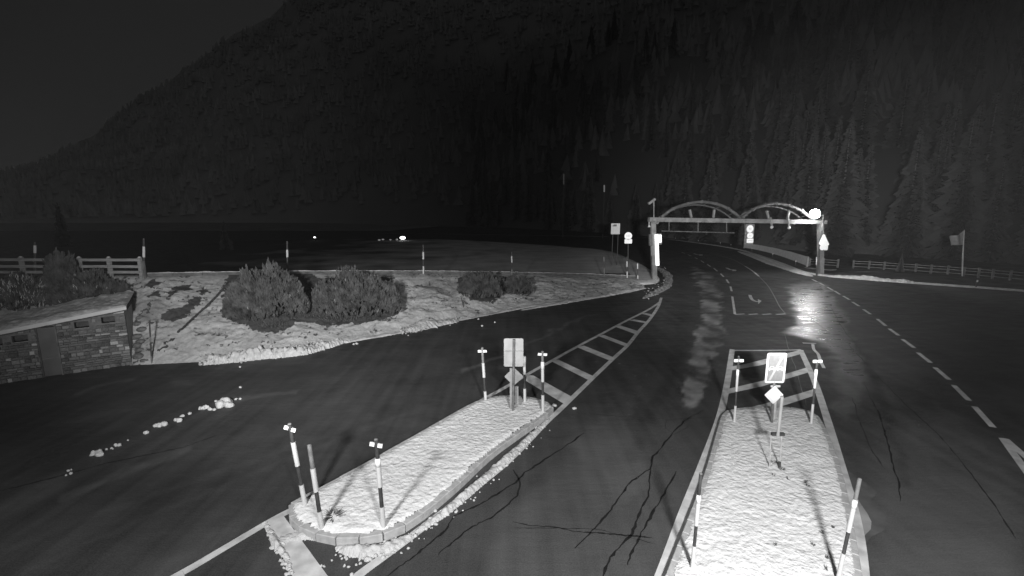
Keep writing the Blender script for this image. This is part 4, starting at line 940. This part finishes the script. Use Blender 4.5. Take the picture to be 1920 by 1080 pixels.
# round sign left of gantry
Yq = 44.0; bs = D(1178, 519, Yq); t_ = empty('speed_limit_sign', bs, 'round white limit sign over a small plate, dark post left of the gantry', 'traffic sign')
nS = Vector((0, -1, 0)); gs2 = FPX/Yq
c = D(1178, 442.5, Yq); part(t_, 'round_face', disc(c, 7/gs2, nS, 0), nS, .03, M_retro); text_marks(t_, c, nS, '100', .28, M_digit)
part(t_, 'rim', disc(c+Vector((0, .02, 0)), 7.4/gs2, nS, 0), nS, .02, M_galvd)
part(t_, 'plate_face', sgn_rect(D(1178, 452.5, Yq), 14/gs2, 8/gs2, nS, .06), nS, .03, M_retro)
mb = MB(); mb.tube(bs-Vector((0, 0, 1)), D(1178, 440, Yq+.08), .05, n=10); mb.out('post', M_dark, t_)
# information board
Yq = 52; bs = D(1154, 470, Yq); bs.z = 0; gs3 = FPX/Yq; t_ = empty('information_board', bs, 'pale square information board with a small dark vehicle print, left of the limit sign', 'information board')
c = D(1154, 429, Yq); part(t_, 'board', sgn_rect(c, 16.5/gs3, 20/gs3, nS, .05), nS, .04, mat('board face', .55, .5))
part(t_, 'vehicle_print', [c+Vector((a_/gs3, -.03, b_/gs3)) for a_, b_ in ((-6, 4.5), (-6, 6), (-4.5, 6.5), (-3, 8), (2, 8), (2, 4.5))], nS, .006, M_signink)
for zz, ww, o_ in ((2, 12, 0), (0, 12, 0), (-2, 9, -1), (-4, 11, 0), (-7, 4, -3)): part(t_, 'text_line', sgn_rect(c+Vector((o_/gs3, -.03, zz/gs3)), ww/gs3, .7/gs3, nS, .005), nS, .006, M_digit)
mb = MB(); mb.tube(D(1149, 440, Yq+.06)*1, Vector((D(1149, 440, Yq).x, Yq+.06, -.1)), .05, n=8); mb.out('post', M_black, t_)
mb = MB(); mb.tube(D(1159, 440, Yq+.06)*1, Vector((D(1159, 440, Yq).x, Yq+.06, -.1)), .05, n=8); mb.out('post', M_black, t_)

# ------------------------------------------------------------------ plank barrier, fences, flag
A_, B_ = G(1395, 464.5), G(1512, 501.5)
t_ = empty('plank_barrier', A_, 'pale low barrier of upright boards curving along the outer road bend under the gantry', 'barrier')
top = [(1395, 455.2), (1420, 458), (1450, 463.5), (1480, 470.5), (1513, 480)]; bot = [(1395, 462.5), (1420, 467), (1450, 474.5), (1480, 484.5), (1513, 497.5)]
bd = cat_rom([G(x, y+3, .15) for x, y in bot], 8)
me_pl = None; n_pl = 46
L_ = [0]
for i in range(1, len(bd)): L_.append(L_[-1]+(bd[i]-bd[i-1]).length)
bpts = np.array([[p.x, p.y] for p in bd])
def bat(s_): return Vector((float(np.interp(s_, L_, bpts[:, 0])), float(np.interp(s_, L_, bpts[:, 1])), .15))
for i in range(n_pl):
    a_, b_ = bat(L_[-1]*i/n_pl), bat(L_[-1]*(i+1)/n_pl-.015); a2, b2 = proj(a_), proj(b_)
    ya = np.interp(a2[0], [p[0] for p in top], [p[1] for p in top]); zt = D(a2[0], ya, a_.y).z
    mb = MB(); h_ = zt-.35+random.uniform(-.01, .01); mid = Vector((0, 0, .35+h_/2-.15)); mb.box(a_+Vector((0, 0, h_/2+.12)), b_+Vector((0, 0, h_/2+.12)), .05, h_); mb.out('board', M_board, t_)
for p in (bat(0), bat(L_[-1])): mb = MB(); mb.box(p-Vector((0, 0, .1)), p+Vector((0, 0, 1.15)), .16, .16, Vector((0, 1, 0))); mb.out('end_post', M_wood, t_)

def rail_fence(posts, rails_h, h, label, grp, m, pw=.12, rw=.09, rt=.04, ext=0, name='rail_fence'):
    t_ = empty(name, posts[0], label, 'fence', grp)
    for p in posts:
        mb = MB(); mb.box(p-Vector((0, 0, .15)), p+Vector((0, 0, h)), pw, pw, Vector((0, 1, 0))); mb.out('post', m, t_)
    for a_, b_ in zip(posts[:-1], posts[1:]):
        for rh in rails_h:
            mb = MB(); o_ = Vector((0, -pw*.5-.02, 0)); mb.box(a_+Vector((.0, 0, rh))+o_, b_-(b_-a_).normalized()*.01+Vector((0, 0, rh+random.uniform(-.01, .01)))+o_, rt, rw); mb.out('rail', m, t_)
    return t_
fp = []
for x in (-120, -65, -10, 45, 99.5, 153, 208.5, 266):
    cd = float(np.interp(x, cx, [c_[2] for c_ in crest])); fp.append(D(x, 518, cd-.1))
t_ = rail_fence(fp, (.22, .5, .82), .93, 'three rail wooden fence on the crest above the stone building', None, M_wood, rw=.13, pw=.14)
for p in fp: mb = MB(); mb.ball(p+Vector((0, 0, .95)), .07, 8, 5, (1, 1, .6)); mb.out('snow_cap', M_snow, t_, True)
mb = MB(); p = D(272.5, 520, 22.3); mb.box(p-Vector((0, 0, .1)), p+Vector((0, 0, .8)), .09, .09, Vector((0, 1, 0))); mb.out('post', M_woodd, t_)
fp = [G(x, y+1.5, .12) for x, y in ((1599, 503), (1628.6, 504.5), (1657, 506.5), (1686.6, 509), (1716, 511), (1744.6, 513.5), (1776, 515.5), (1806, 518), (1833.6, 520.5), (1860, 523), (1893, 526), (1930, 530), (1970, 534))]
rail_fence(fp, (.3, .62, .86), .98, 'long dim rail fence on the verge below the forest, right of the gantry', None, M_fenced, pw=.14, rw=.07)
fp = [G(x, y+1, .12) for x, y in ((1517, 499), (1543, 500), (1570, 502))]
rail_fence(fp, (.3, .6, .85), 1.0, 'short dark rail fence behind the right gantry post', None, M_woodd, pw=.16, rw=.07)
# flag
bs = G(1804, 519, .15); Yf = bs.y; t_ = empty('flagpole', bs, 'white flagpole with a limp pale flag on the right verge', 'flagpole')
mb = MB(); mb.tube(bs, D(1805.5, 475, Yf), .05, .06, n=10); mb.tube(D(1805.5, 475, Yf), D(1808, 431, Yf), .06, .03, n=10); mb.out('pole', M_galv, t_)
X, Y = np.meshgrid(np.linspace(0, 1, 24), np.linspace(0, 1, 16)); V = []
for v_ in np.linspace(0, 1, 16):
    for u_ in np.linspace(0, 1, 24):
        x = 1806.5-u_*(24.5+v_*1.5); yt = 433+u_*13+2*math.sin(u_*5); yb = 459+u_*1.5; y = yt+(yb-yt)*v_
        p = D(x, y, Yf); p.y += .22*math.sin(u_*9+v_*1.5)*u_; V.append(p)
F = [(j*24+i, j*24+i+1, (j+1)*24+i+1, (j+1)*24+i) for j in range(15) for i in range(23)]
fo = mesh('flag', V, F, M_flag, t_, True); sm = fo.modifiers.new('t', 'SOLIDIFY'); sm.thickness = .01
# delineators along the outer bend
for i, (x, y) in enumerate(((1266, 450.5), (1309, 455.5), (1350, 460), (1370, 463.5), (1409, 471), (1448, 482), (1491, 497), (1830, 537))):
    p = G(x, y, .15); p = Vector((p.x, p.y, .1)); lb = ['leftmost tiny', 'second tiny', 'third tiny', 'fourth tiny', 'fifth', 'sixth', 'seventh brighter', 'lone kerbside'][i]
    t_ = empty('delineator_post', p, lb+' dark marker post with reflector on the outer road edge', 'marker post', 'marker posts along the outer road edge')
    mb = MB(); mb.box(p, p+Vector((0, 0, .5)), .1, .06, Vector((0, 1, 0))); mb.out('post', M_dark, t_)
    mb = MB(); mb.box(p+Vector((0, -.04, .42)), p+Vector((0, -.04, .58)), .09, .06, Vector((0, 1, 0))); mb.out('reflector', M_white, t_)

# ------------------------------------------------------------------ stone building on the left
WA = G(245, 684.5); WB = G(0, 720.5)
wd = Vector((WB.x-WA.x, WB.y-WA.y, 0)).normalized(); wn = Vector((-wd.y, wd.x, 0))
if wn.dot(Vector((-WA.x, -WA.y, 0))) < 0: wn = -wn
def wp(x, y, off=0.0):
    p = plane_pt(x, y, WA, WB); return p+wn*off
def wu(x, y): p = wp(x, y); return (p-WA).dot(wd), p.z
def W3(u, z, off=0.0): v = WA+wd*u+wn*off; return Vector((v.x, v.y, z))
uR = -.03; uL = wu(0, 720)[0]+1.6
r0 = wu(248, 577.5)[1]; u0 = wu(248, 577.5)[0]; r1 = wu(0, 627)[1]; u1 = wu(0, 627)[0]
def roofz(u): return r0+(r1-r0)*(u-u0)/(u1-u0)
bd_ = empty('stone_building', WA, 'low rubble stone building with plain door and vent slots set into the snowy slope', 'building')
# core wall with openings (built as blocks between openings), set back
dx0, dzb = wu(83, 709); dx1, _ = wu(118, 703); dzt = wu(88, 613)[1]
dL, dR = max(dx0, dx1), min(dx0, dx1)
vents = [((19, 627), (53, 643)), ((137, 602), (167, 616)), ((188, 593), (216, 606)), ((-30, 636), (5, 650))]
vr = []
for (a_, b_), (c_, d_) in vents:
    ua, za = wu(a_, b_+1); ub, zb = wu(c_, d_); ux = (a_+c_)/2; zc = wu(ux, (b_+d_)/2)[1]; vr.append((min(ua, ub), max(ua, ub), zc-.13, zc+.11))
core = MB(); BK = -2.6
core.box(W3(uR, .0, BK/2-.12), W3(uR+.0001, .0, BK/2-.12), 1, 1) if False else None
def slab(u_a, u_b, z_a, z_b, o0, o1, mbx, zt=None):
    V = [W3(u_a, z_a, o0), W3(u_b, z_a, o0), W3(u_b, z_a, o1), W3(u_a, z_a, o1)]
    za_, zb_ = (z_b, z_b) if zt is None else zt
    V += [W3(u_a, za_, o0), W3(u_b, zb_, o0), W3(u_b, zb_, o1), W3(u_a, za_, o1)]
    mbx.add(V, [(0, 1, 2, 3), (4, 5, 6, 7), (0, 1, 5, 4), (1, 2, 6, 5), (2, 3, 7, 6), (3, 0, 4, 7)])
bk_ = sorted([uR, dR, dL, uL]+[q for v_ in vr for q in v_[:2]])
for ua, ub in zip(bk_[:-1], bk_[1:]):
    um = (ua+ub)/2
    if dR < um < dL: continue
    hit = [v_ for v_ in vr if v_[0] < um < v_[1]]
    if hit:
        slab(ua, ub, -.1, hit[0][2], -.25, -.07, core); slab(ua, ub, hit[0][3], 0, -.25, -.07, core, (roofz(ua), roofz(ub)))
    else: slab(ua, ub, -.1, 0, -.25, -.07, core, (roofz(ua), roofz(ub)))
slab(dR, dL, dzt, 0, -.25, -.07, core, (roofz(dR), roofz(dL)))
core.out('wall_core', M_mortar, bd_)
mb = MB(); slab(uR, uR+.2, -.1, 0, BK, -.25, mb, (roofz(uR), roofz(uR))); mb.out('side_wall', M_kerb, bd_)
# vents: recesses with sloping cheek, black back plates painting in the shade inside
for (ua, ub, za, zb) in vr:
    mb = MB(); slab(ua-.05, ub+.05, za-.05, zb+.05, -.62, -.60, mb); mb.out('vent_back', M_black, bd_)
    mb = MB(); slab(ua, ub, za-.03, za, -.27, -.04, mb); mb.out('vent_sill', M_stones[2], bd_)
# door
mb = MB(); slab(dR+.02, dL-.02, 0.02, dzt-.03, -.10, -.055, mb); dd = mb.out('door', M_door, bd_)
zs = dzt*.36; mb = MB(); slab(dR+.04, dL-.04, zs, zs+.02, -.055, -.048, mb); mb.out('door_seam', M_galvd, dd)
mb = MB(); slab(dL-.02, dL+.02, 0, dzt, -.08, .0, mb); mb.out('door_jamb', M_black, bd_)
mb = MB(); slab(dR-.02, dR+.02, 0, dzt, -.08, .0, mb); mb.out('door_jamb', M_woodd, bd_)
# fascia + snow roof
mb = MB(); a_, b_ = uR-.1, uL; fh = .14
V = [W3(a_, roofz(a_), .10), W3(b_, roofz(b_), .10), W3(b_, roofz(b_)+fh, .10), W3(a_, roofz(a_)+fh, .10), W3(a_, roofz(a_), .05), W3(b_, roofz(b_), .05), W3(b_, roofz(b_)+fh, .05), W3(a_, roofz(a_)+fh, .05)]
mb.add(V, [(0, 1, 2, 3), (7, 6, 5, 4), (0, 4, 5, 1), (3, 2, 6, 7), (0, 3, 7, 4), (1, 5, 6, 2)]); mb.out('fascia', M_fascia, bd_)
mb = MB(); V = [W3(a_, roofz(a_)-.05, .04), W3(b_, roofz(b_)-.05, .04), W3(b_, roofz(b_)+fh-.03, .04), W3(a_, roofz(a_)+fh-.03, .04), W3(a_, roofz(a_)-.05, BK), W3(b_, roofz(b_)-.05, BK), W3(b_, roofz(b_)+fh-.03, BK), W3(a_, roofz(a_)+fh-.03, BK)]
mb.add(V, [(0, 1, 2, 3), (7, 6, 5, 4), (0, 4, 5, 1), (3, 2, 6, 7), (0, 3, 7, 4), (1, 5, 6, 2)]); mb.out('roof_slab', M_rock, bd_)
V = []; nu, nv = 150, 34
for j in range(nv):
    for i in range(nu):
        u = a_+(b_-a_)*i/(nu-1); v_ = j/(nv-1); o_ = -.02-(-BK+.6)*v_; e = min(1, v_*9, (i+.01)/5)
        p = W3(u, roofz(u)+fh-.03, o_); p.z += e*(.05+.09*mnoise.fractal(Vector((p.x*1.4, p.y*1.4, 1)), 1, 2, 4)+.03)+v_*v_*.12+(.03 if e > 0 else 0)
        if mnoise.noise(Vector((p.x*1.1, p.y*3, 4))) > .45 and v_ < .3: p.z -= .07
        V.append(p)
F = [(j*nu+i, j*nu+i+1, (j+1)*nu+i+1, (j+1)*nu+i) for j in range(nv-1) for i in range(nu-1)]
mesh('roof_snow', V, F, mat('roof snow', .50, .85, .12, 5, .04, 12, .2), bd_, True)
# rubble stones, each its own
sh = []
def stone_mesh(rd):
    V = []
    for x in (-.5, .5):
        for y in (-.5, .5):
            for z in (-.5, .5): V.append((x*(1-rd.uniform(0, .14)), y, z*(1-rd.uniform(0, .2))))
    # chamfered front (y = +.5)
    V2 = []
    for (x, y, z) in V:
        V2.append((x, y-(.12 if y > 0 else 0), z))
    fr = [(x*.82, .5, z*.78) for (x, y, z) in V if y > 0]
    V2 += fr
    F = [(0, 1, 3, 2), (4, 6, 7, 5), (0, 4, 5, 1), (0, 2, 6, 4), (1, 5, 7, 3), (2, 3, 9, 8), (3, 7, 11, 9), (7, 6, 10, 11), (6, 2, 8, 10), (8, 9, 11, 10)]
    return V2, F
rd = random.Random(3); sm_ = []
for mi in range(5):
    for k in range(4):
        V_, F_ = stone_mesh(rd); me = bpy.data.meshes.new('stone'); me.from_pydata(V_, [], F_); me.materials.append(M_stones[mi]); me.validate(); sm_.append((mi, me))
z = .0; cnt = 0; ang = math.atan2(wd.y, wd.x)
stones_left = []
while z < 2.6:
    hh = rd.choice((.07, .09, .11, .13, .16)); u = uR-.02
    while u < uL:
        ll = rd.uniform(.14, .40) if hh < .14 else rd.uniform(.12, .28); c0, c1 = u, u+ll; u += ll
        zc = z+hh/2; um = (c0+c1)/2
        if z+hh > roofz(um)-.01:
            if roofz(um)-z < .04: continue
            h2 = roofz(um)-z-.005
        else: h2 = hh
        if c1 > dR-.02 and c0 < dL+.02 and z < dzt:
            if c0 < dR-.08: c1 = dR-.025
            elif c1 > dL+.08: c0 = dL+.025
            else: continue
        if any(c1 > a2 and c0 < b2 and z+h2 > za and z < zb for a2, b2, za, zb in vr): continue
        zc = z+h2/2
        mi = rd.choices(range(5), (20, 34, 26, 14, 6))[0]; me = rd.choice([m2 for a2, m2 in sm_ if a2 == mi])
        o = bpy.data.objects.new('stone', me); COL.objects.link(o)
        c = W3((c0+c1)/2, zc, -.04+rd.uniform(-.012, .02)); o.parent = bd_; o.matrix_parent_inverse = Matrix.Translation(-WA)
        # local +y must face wn
        X_ = wd; Y_ = wn; Z_ = Vector((0, 0, 1))
        o.matrix_basis = Matrix.Translation(c) @ Matrix(((X_.x, Y_.x, 0, 0), (X_.y, Y_.y, 0, 0), (0, 0, 1, 0), (0, 0, 0, 1))) @ Matrix.Diagonal((c1-c0-.012, .10, h2-.010, 1))
        cnt += 1
    z += hh
print('stones', cnt)
# side return stones of the end wall, in the shade: a few rough rocks by the slope
for i, (x, y, s_) in enumerate(((259, 668, 10), (262, 655, 8), (256, 648, 9), (263, 640, 7), (257, 630, 9), (264, 618, 8), (258, 607, 8), (262, 594, 8), (268, 676, 6))):
    c = bank_at(x, y); bm = bmesh.new(); bmesh.ops.create_icosphere(bm, subdivisions=2, radius=s_/45)
    for v in bm.verts: v.co = v.co*(1+.5*mnoise.noise(v.co*4+Vector((i, 0, 0)))); v.co.z *= .6
    me = bpy.data.meshes.new('rock'); bm.to_mesh(me); bm.free(); o = link('rock', me, M_stones[1]); o.location = c
    setp(o, ('second lowest', 'third lowest', 'middle', 'fourth from the top', 'third from the top', 'second from the top', 'fifth from the top', 'topmost', 'lowest')[i]+' rough dark rock in the snow beside the stone building', 'rock', 'rocks beside the stone building')

# ------------------------------------------------------------------ bushes
def bush(center_px, wpx, hpx, label, m, n=2600, up=1.0, blade=.20, depth=None, seed=0, snow=0, group=None, name='pine_bush', dome=.62, asp=1.0):
    x, y = center_px; base = bank_at(x, y+hpx*.42); s_ = FPX/base.y; rx = wpx/2/s_; rz = hpx/s_; ry = depth or rx*.6
    t_ = empty(name, base, label, 'bush', group); rd = random.Random(seed); mb = MB(); mbs = MB(); st = MB()
    for k in range(n):
        a_ = rd.uniform(0, 2*math.pi); u = math.sqrt(rd.random()); rr = u
        lx, ly = math.cos(a_)*rr, math.sin(a_)*rr
        lim = math.sqrt(max(0, 1-rr**2.6)); clump = .80+.52*mnoise.noise(Vector((lx*3+seed, ly*3, 2)))
        zz = lim*(rd.uniform(.25, 1)**.5)*clump
        p = base+Vector((lx*rx, ly*ry, zz*rz*.92))
        gz = base.z+(ly*ry)*.45; 
        if p.z < gz: p.z = gz+rd.uniform(0, .2)
        if rd.random() < .02: p = p+Vector((0, 0, rd.uniform(.05, .22)))
        lean = Vector((lx*.45+rd.uniform(-.25, .25), ly*.45+rd.uniform(-.25, .25), 1*up)).normalized(); L = blade*rd.uniform(.6, 1.5); w = L*rd.uniform(.12, .2)
        sd = lean.orthogonal().normalized(); ph = rd.random()*3.14
        for q in range(3):
            s2 = (Matrix.Rotation(ph+q*1.047, 3, lean) @ sd)*w
            tgt = mbs if (snow and rd.random() < snow) else mb
            tgt.add([p, p+lean*L*.45+s2, p+lean*L, p+lean*L*.45-s2], [(0, 1, 2, 3)])
    for k in range(26):
        a_ = rd.uniform(0, 6.28); q = base+Vector((math.cos(a_)*rx*.7, math.sin(a_)*ry*.7, rz*rd.uniform(.4, .75))); st.tube(base+Vector((math.cos(a_)*rx*.2, math.sin(a_)*ry*.2, -.1)), q, .03, .012, n=5)
    mb.out('foliage', m, t_); st.out('branches', M_bark, t_)
    if snow: mbs.out('snow_on_foliage', M_snow, t_)
    return t_
bush((500, 548), 150, 96, 'largest dark mountain pine bush in the middle of the snowy slope', M_needle, n=6500, seed=1, blade=.24, snow=.004)
bush((662, 552), 168, 84, 'second big mountain pine bush right beside the largest one', M_needle, n=6200, seed=2, blade=.24, snow=.004)
bush((470, 575), 100, 50, 'lower left pine bush crouching under the largest one', M_needle_s, n=2400, seed=12, blade=.2)
bush((896, 535), 82, 50, 'medium pine bush on the slope right of the bare snow', M_needle_s, n=2600, seed=3, blade=.22)
bush((966, 536), 62, 36, 'smallest pine bush, right of the medium one', M_needle_s, n=1600, seed=4, blade=.2)
bush((120, 520), 62, 96, 'tall pointed young conifer rising in front of the rail fence', M_needle_s, n=2200, seed=5, blade=.24, name='young_conifer')
bush((165, 545), 120, 66, 'loose twiggy bush above the right half of the stone building', M_needle_s, n=3400, seed=6, blade=.24, up=.8, snow=.01)
bush((215, 548), 60, 40, 'low sparse bush at the right roof corner of the stone building', M_needle_s, n=900, seed=9, blade=.2)
bush((35, 550), 110, 66, 'snow dusted low bush above the left end of the stone building', M_needle_s, n=3600, seed=7, blade=.2, snow=.12)
bush((-40, 548), 90, 60, 'dark bush cut by the left picture edge above the building', M_needle_s, n=1500, seed=8, blade=.2, snow=.05)
# dry grass fringe below the big bushes, filling in their shade: uncountable
mb = MB()
for k in range(5200):
    x = random.uniform(422, 745); yc = np.interp(x, [422, 450, 500, 530, 560, 620, 700, 745], [585, 606, 622, 622, 602, 608, 604, 590]); y = yc-random.random()*52
    p = bank_at_cache = None
    q = bank_raw(x, 0); b2 = bank_raw(x, 1); y0 = proj(q)[1]; y1 = proj(b2)[1]; s_ = min(1, max(0, (y0-y)/(y0-y1))); s_ = s_**1.08
    p = bank_raw(x, s_); l = random.uniform(.05, .16); a_ = random.random()*6.28; w = Vector((math.cos(a_), math.sin(a_), 0))*.02; d_ = Vector((random.uniform(-.06, .06), random.uniform(-.1, .02), l))
    mb.add([p-w, p+w, p+d_], [(0, 1, 2)])
setp(mb.out('dry_grass', mat('dry grass', .095, .9, .03, 4)), 'short dry grass around the feet of the big pine bushes', 'grass', kind='stuff')
# small conifer before the right fence
spruce(G(1687, 512, .1), 2.1, 'small pale young conifer right behind the rail fence', 'young conifers at the fence', 2)
spruce(G(425, 470, 0)+Vector((0, 0, -2)), 7, 'dim lone spruce beyond the crest left of the biggest bush', 'dim trees beyond the crest', 1)
spruce(G(120, 462, 0)+Vector((0, 0, -1)), 9, 'dim spruce beyond the fence above the stone building', 'dim trees beyond the crest', 3)

# ------------------------------------------------------------------ distant lamps beyond the valley, white slope masts
for i, (x, y, r_, lb) in enumerate(((590, 445, .32, 'left small lone lamp far away in the dark valley'), (755, 446, .75, 'brightest far lamp in the dark valley'),
        (711, 450, .36, 'left dim lamp of the far cluster'), (718, 449, .34, 'second dim lamp of the far cluster'), (732, 449.5, .28, 'dim lamp just left of the brightest far one'), (744, 449, .3, 'small far lamp touching the brightest one'))):
    p = D(x, y, 97); g_ = Vector((p.x, p.y, -.05)); t_ = empty('distant_lamp', g_, lb, 'lamp', 'far lamps in the dark valley')
    mb = MB(); mb.ball(p, r_*.55, 10, 8, (1.5, 1, .8)); mb.out('lamp_head', M_farlamp if i in (0, 1) else mat('dim far lamp', .5, .5), t_)
    if i not in (0, 1):
        bb = t_.children[0].data.materials[0].node_tree.nodes['Principled BSDF']; bb.inputs['Emission Color'].default_value = (1, 1, 1, 1); bb.inputs['Emission Strength'].default_value = .14
    mb = MB(); mb.tube(g_, p, .08, n=6); mb.out('post', M_black, t_)
for (x, y0, y1, v_, lb) in ((1133, 347, 360, .8, 'short bright white mast on the dark wooded slope above the gantry left end'), (1057, 326, 346, .3, 'dim thin mast on the dark wooded slope left of the bright one')):
    p0, p1 = D(x, y1, 108), D(x, y0, 108); t_ = empty('slope_mast', Vector((p0.x, p0.y, 0)), lb, 'mast')
    mb = MB(); mb.tube(p0, p1, .17, n=8); mb.out('white_tube', mat('mast tube', v_, .6), t_)
    mb = MB(); mb.tube(Vector((p0.x, p0.y, -.2)), p0, .06, n=6); mb.out('mast', M_black, t_)

# ------------------------------------------------------------------ thin haze volume added to lift the blacks (after the structure it surrounds)
hb = MB(); hb.box((0, -1800, 349), (0, 1800, 349), 3600, 702)
M_haze = bpy.data.materials.new('haze'); M_haze.use_nodes = True; t = M_haze.node_tree
t.nodes.remove(t.nodes['Principled BSDF']); pv = t.nodes.new('ShaderNodeVolumePrincipled'); pv.inputs['Density'].default_value = HAZE
pv.inputs['Color'].default_value = (.95, .95, .95, 1); t.links.new(pv.outputs[0], t.nodes['Material Output'].inputs['Volume'])
setp(hb.out('haze', M_haze), 'thin even haze added to lift the dark valley tones', 'haze', kind='stuff')
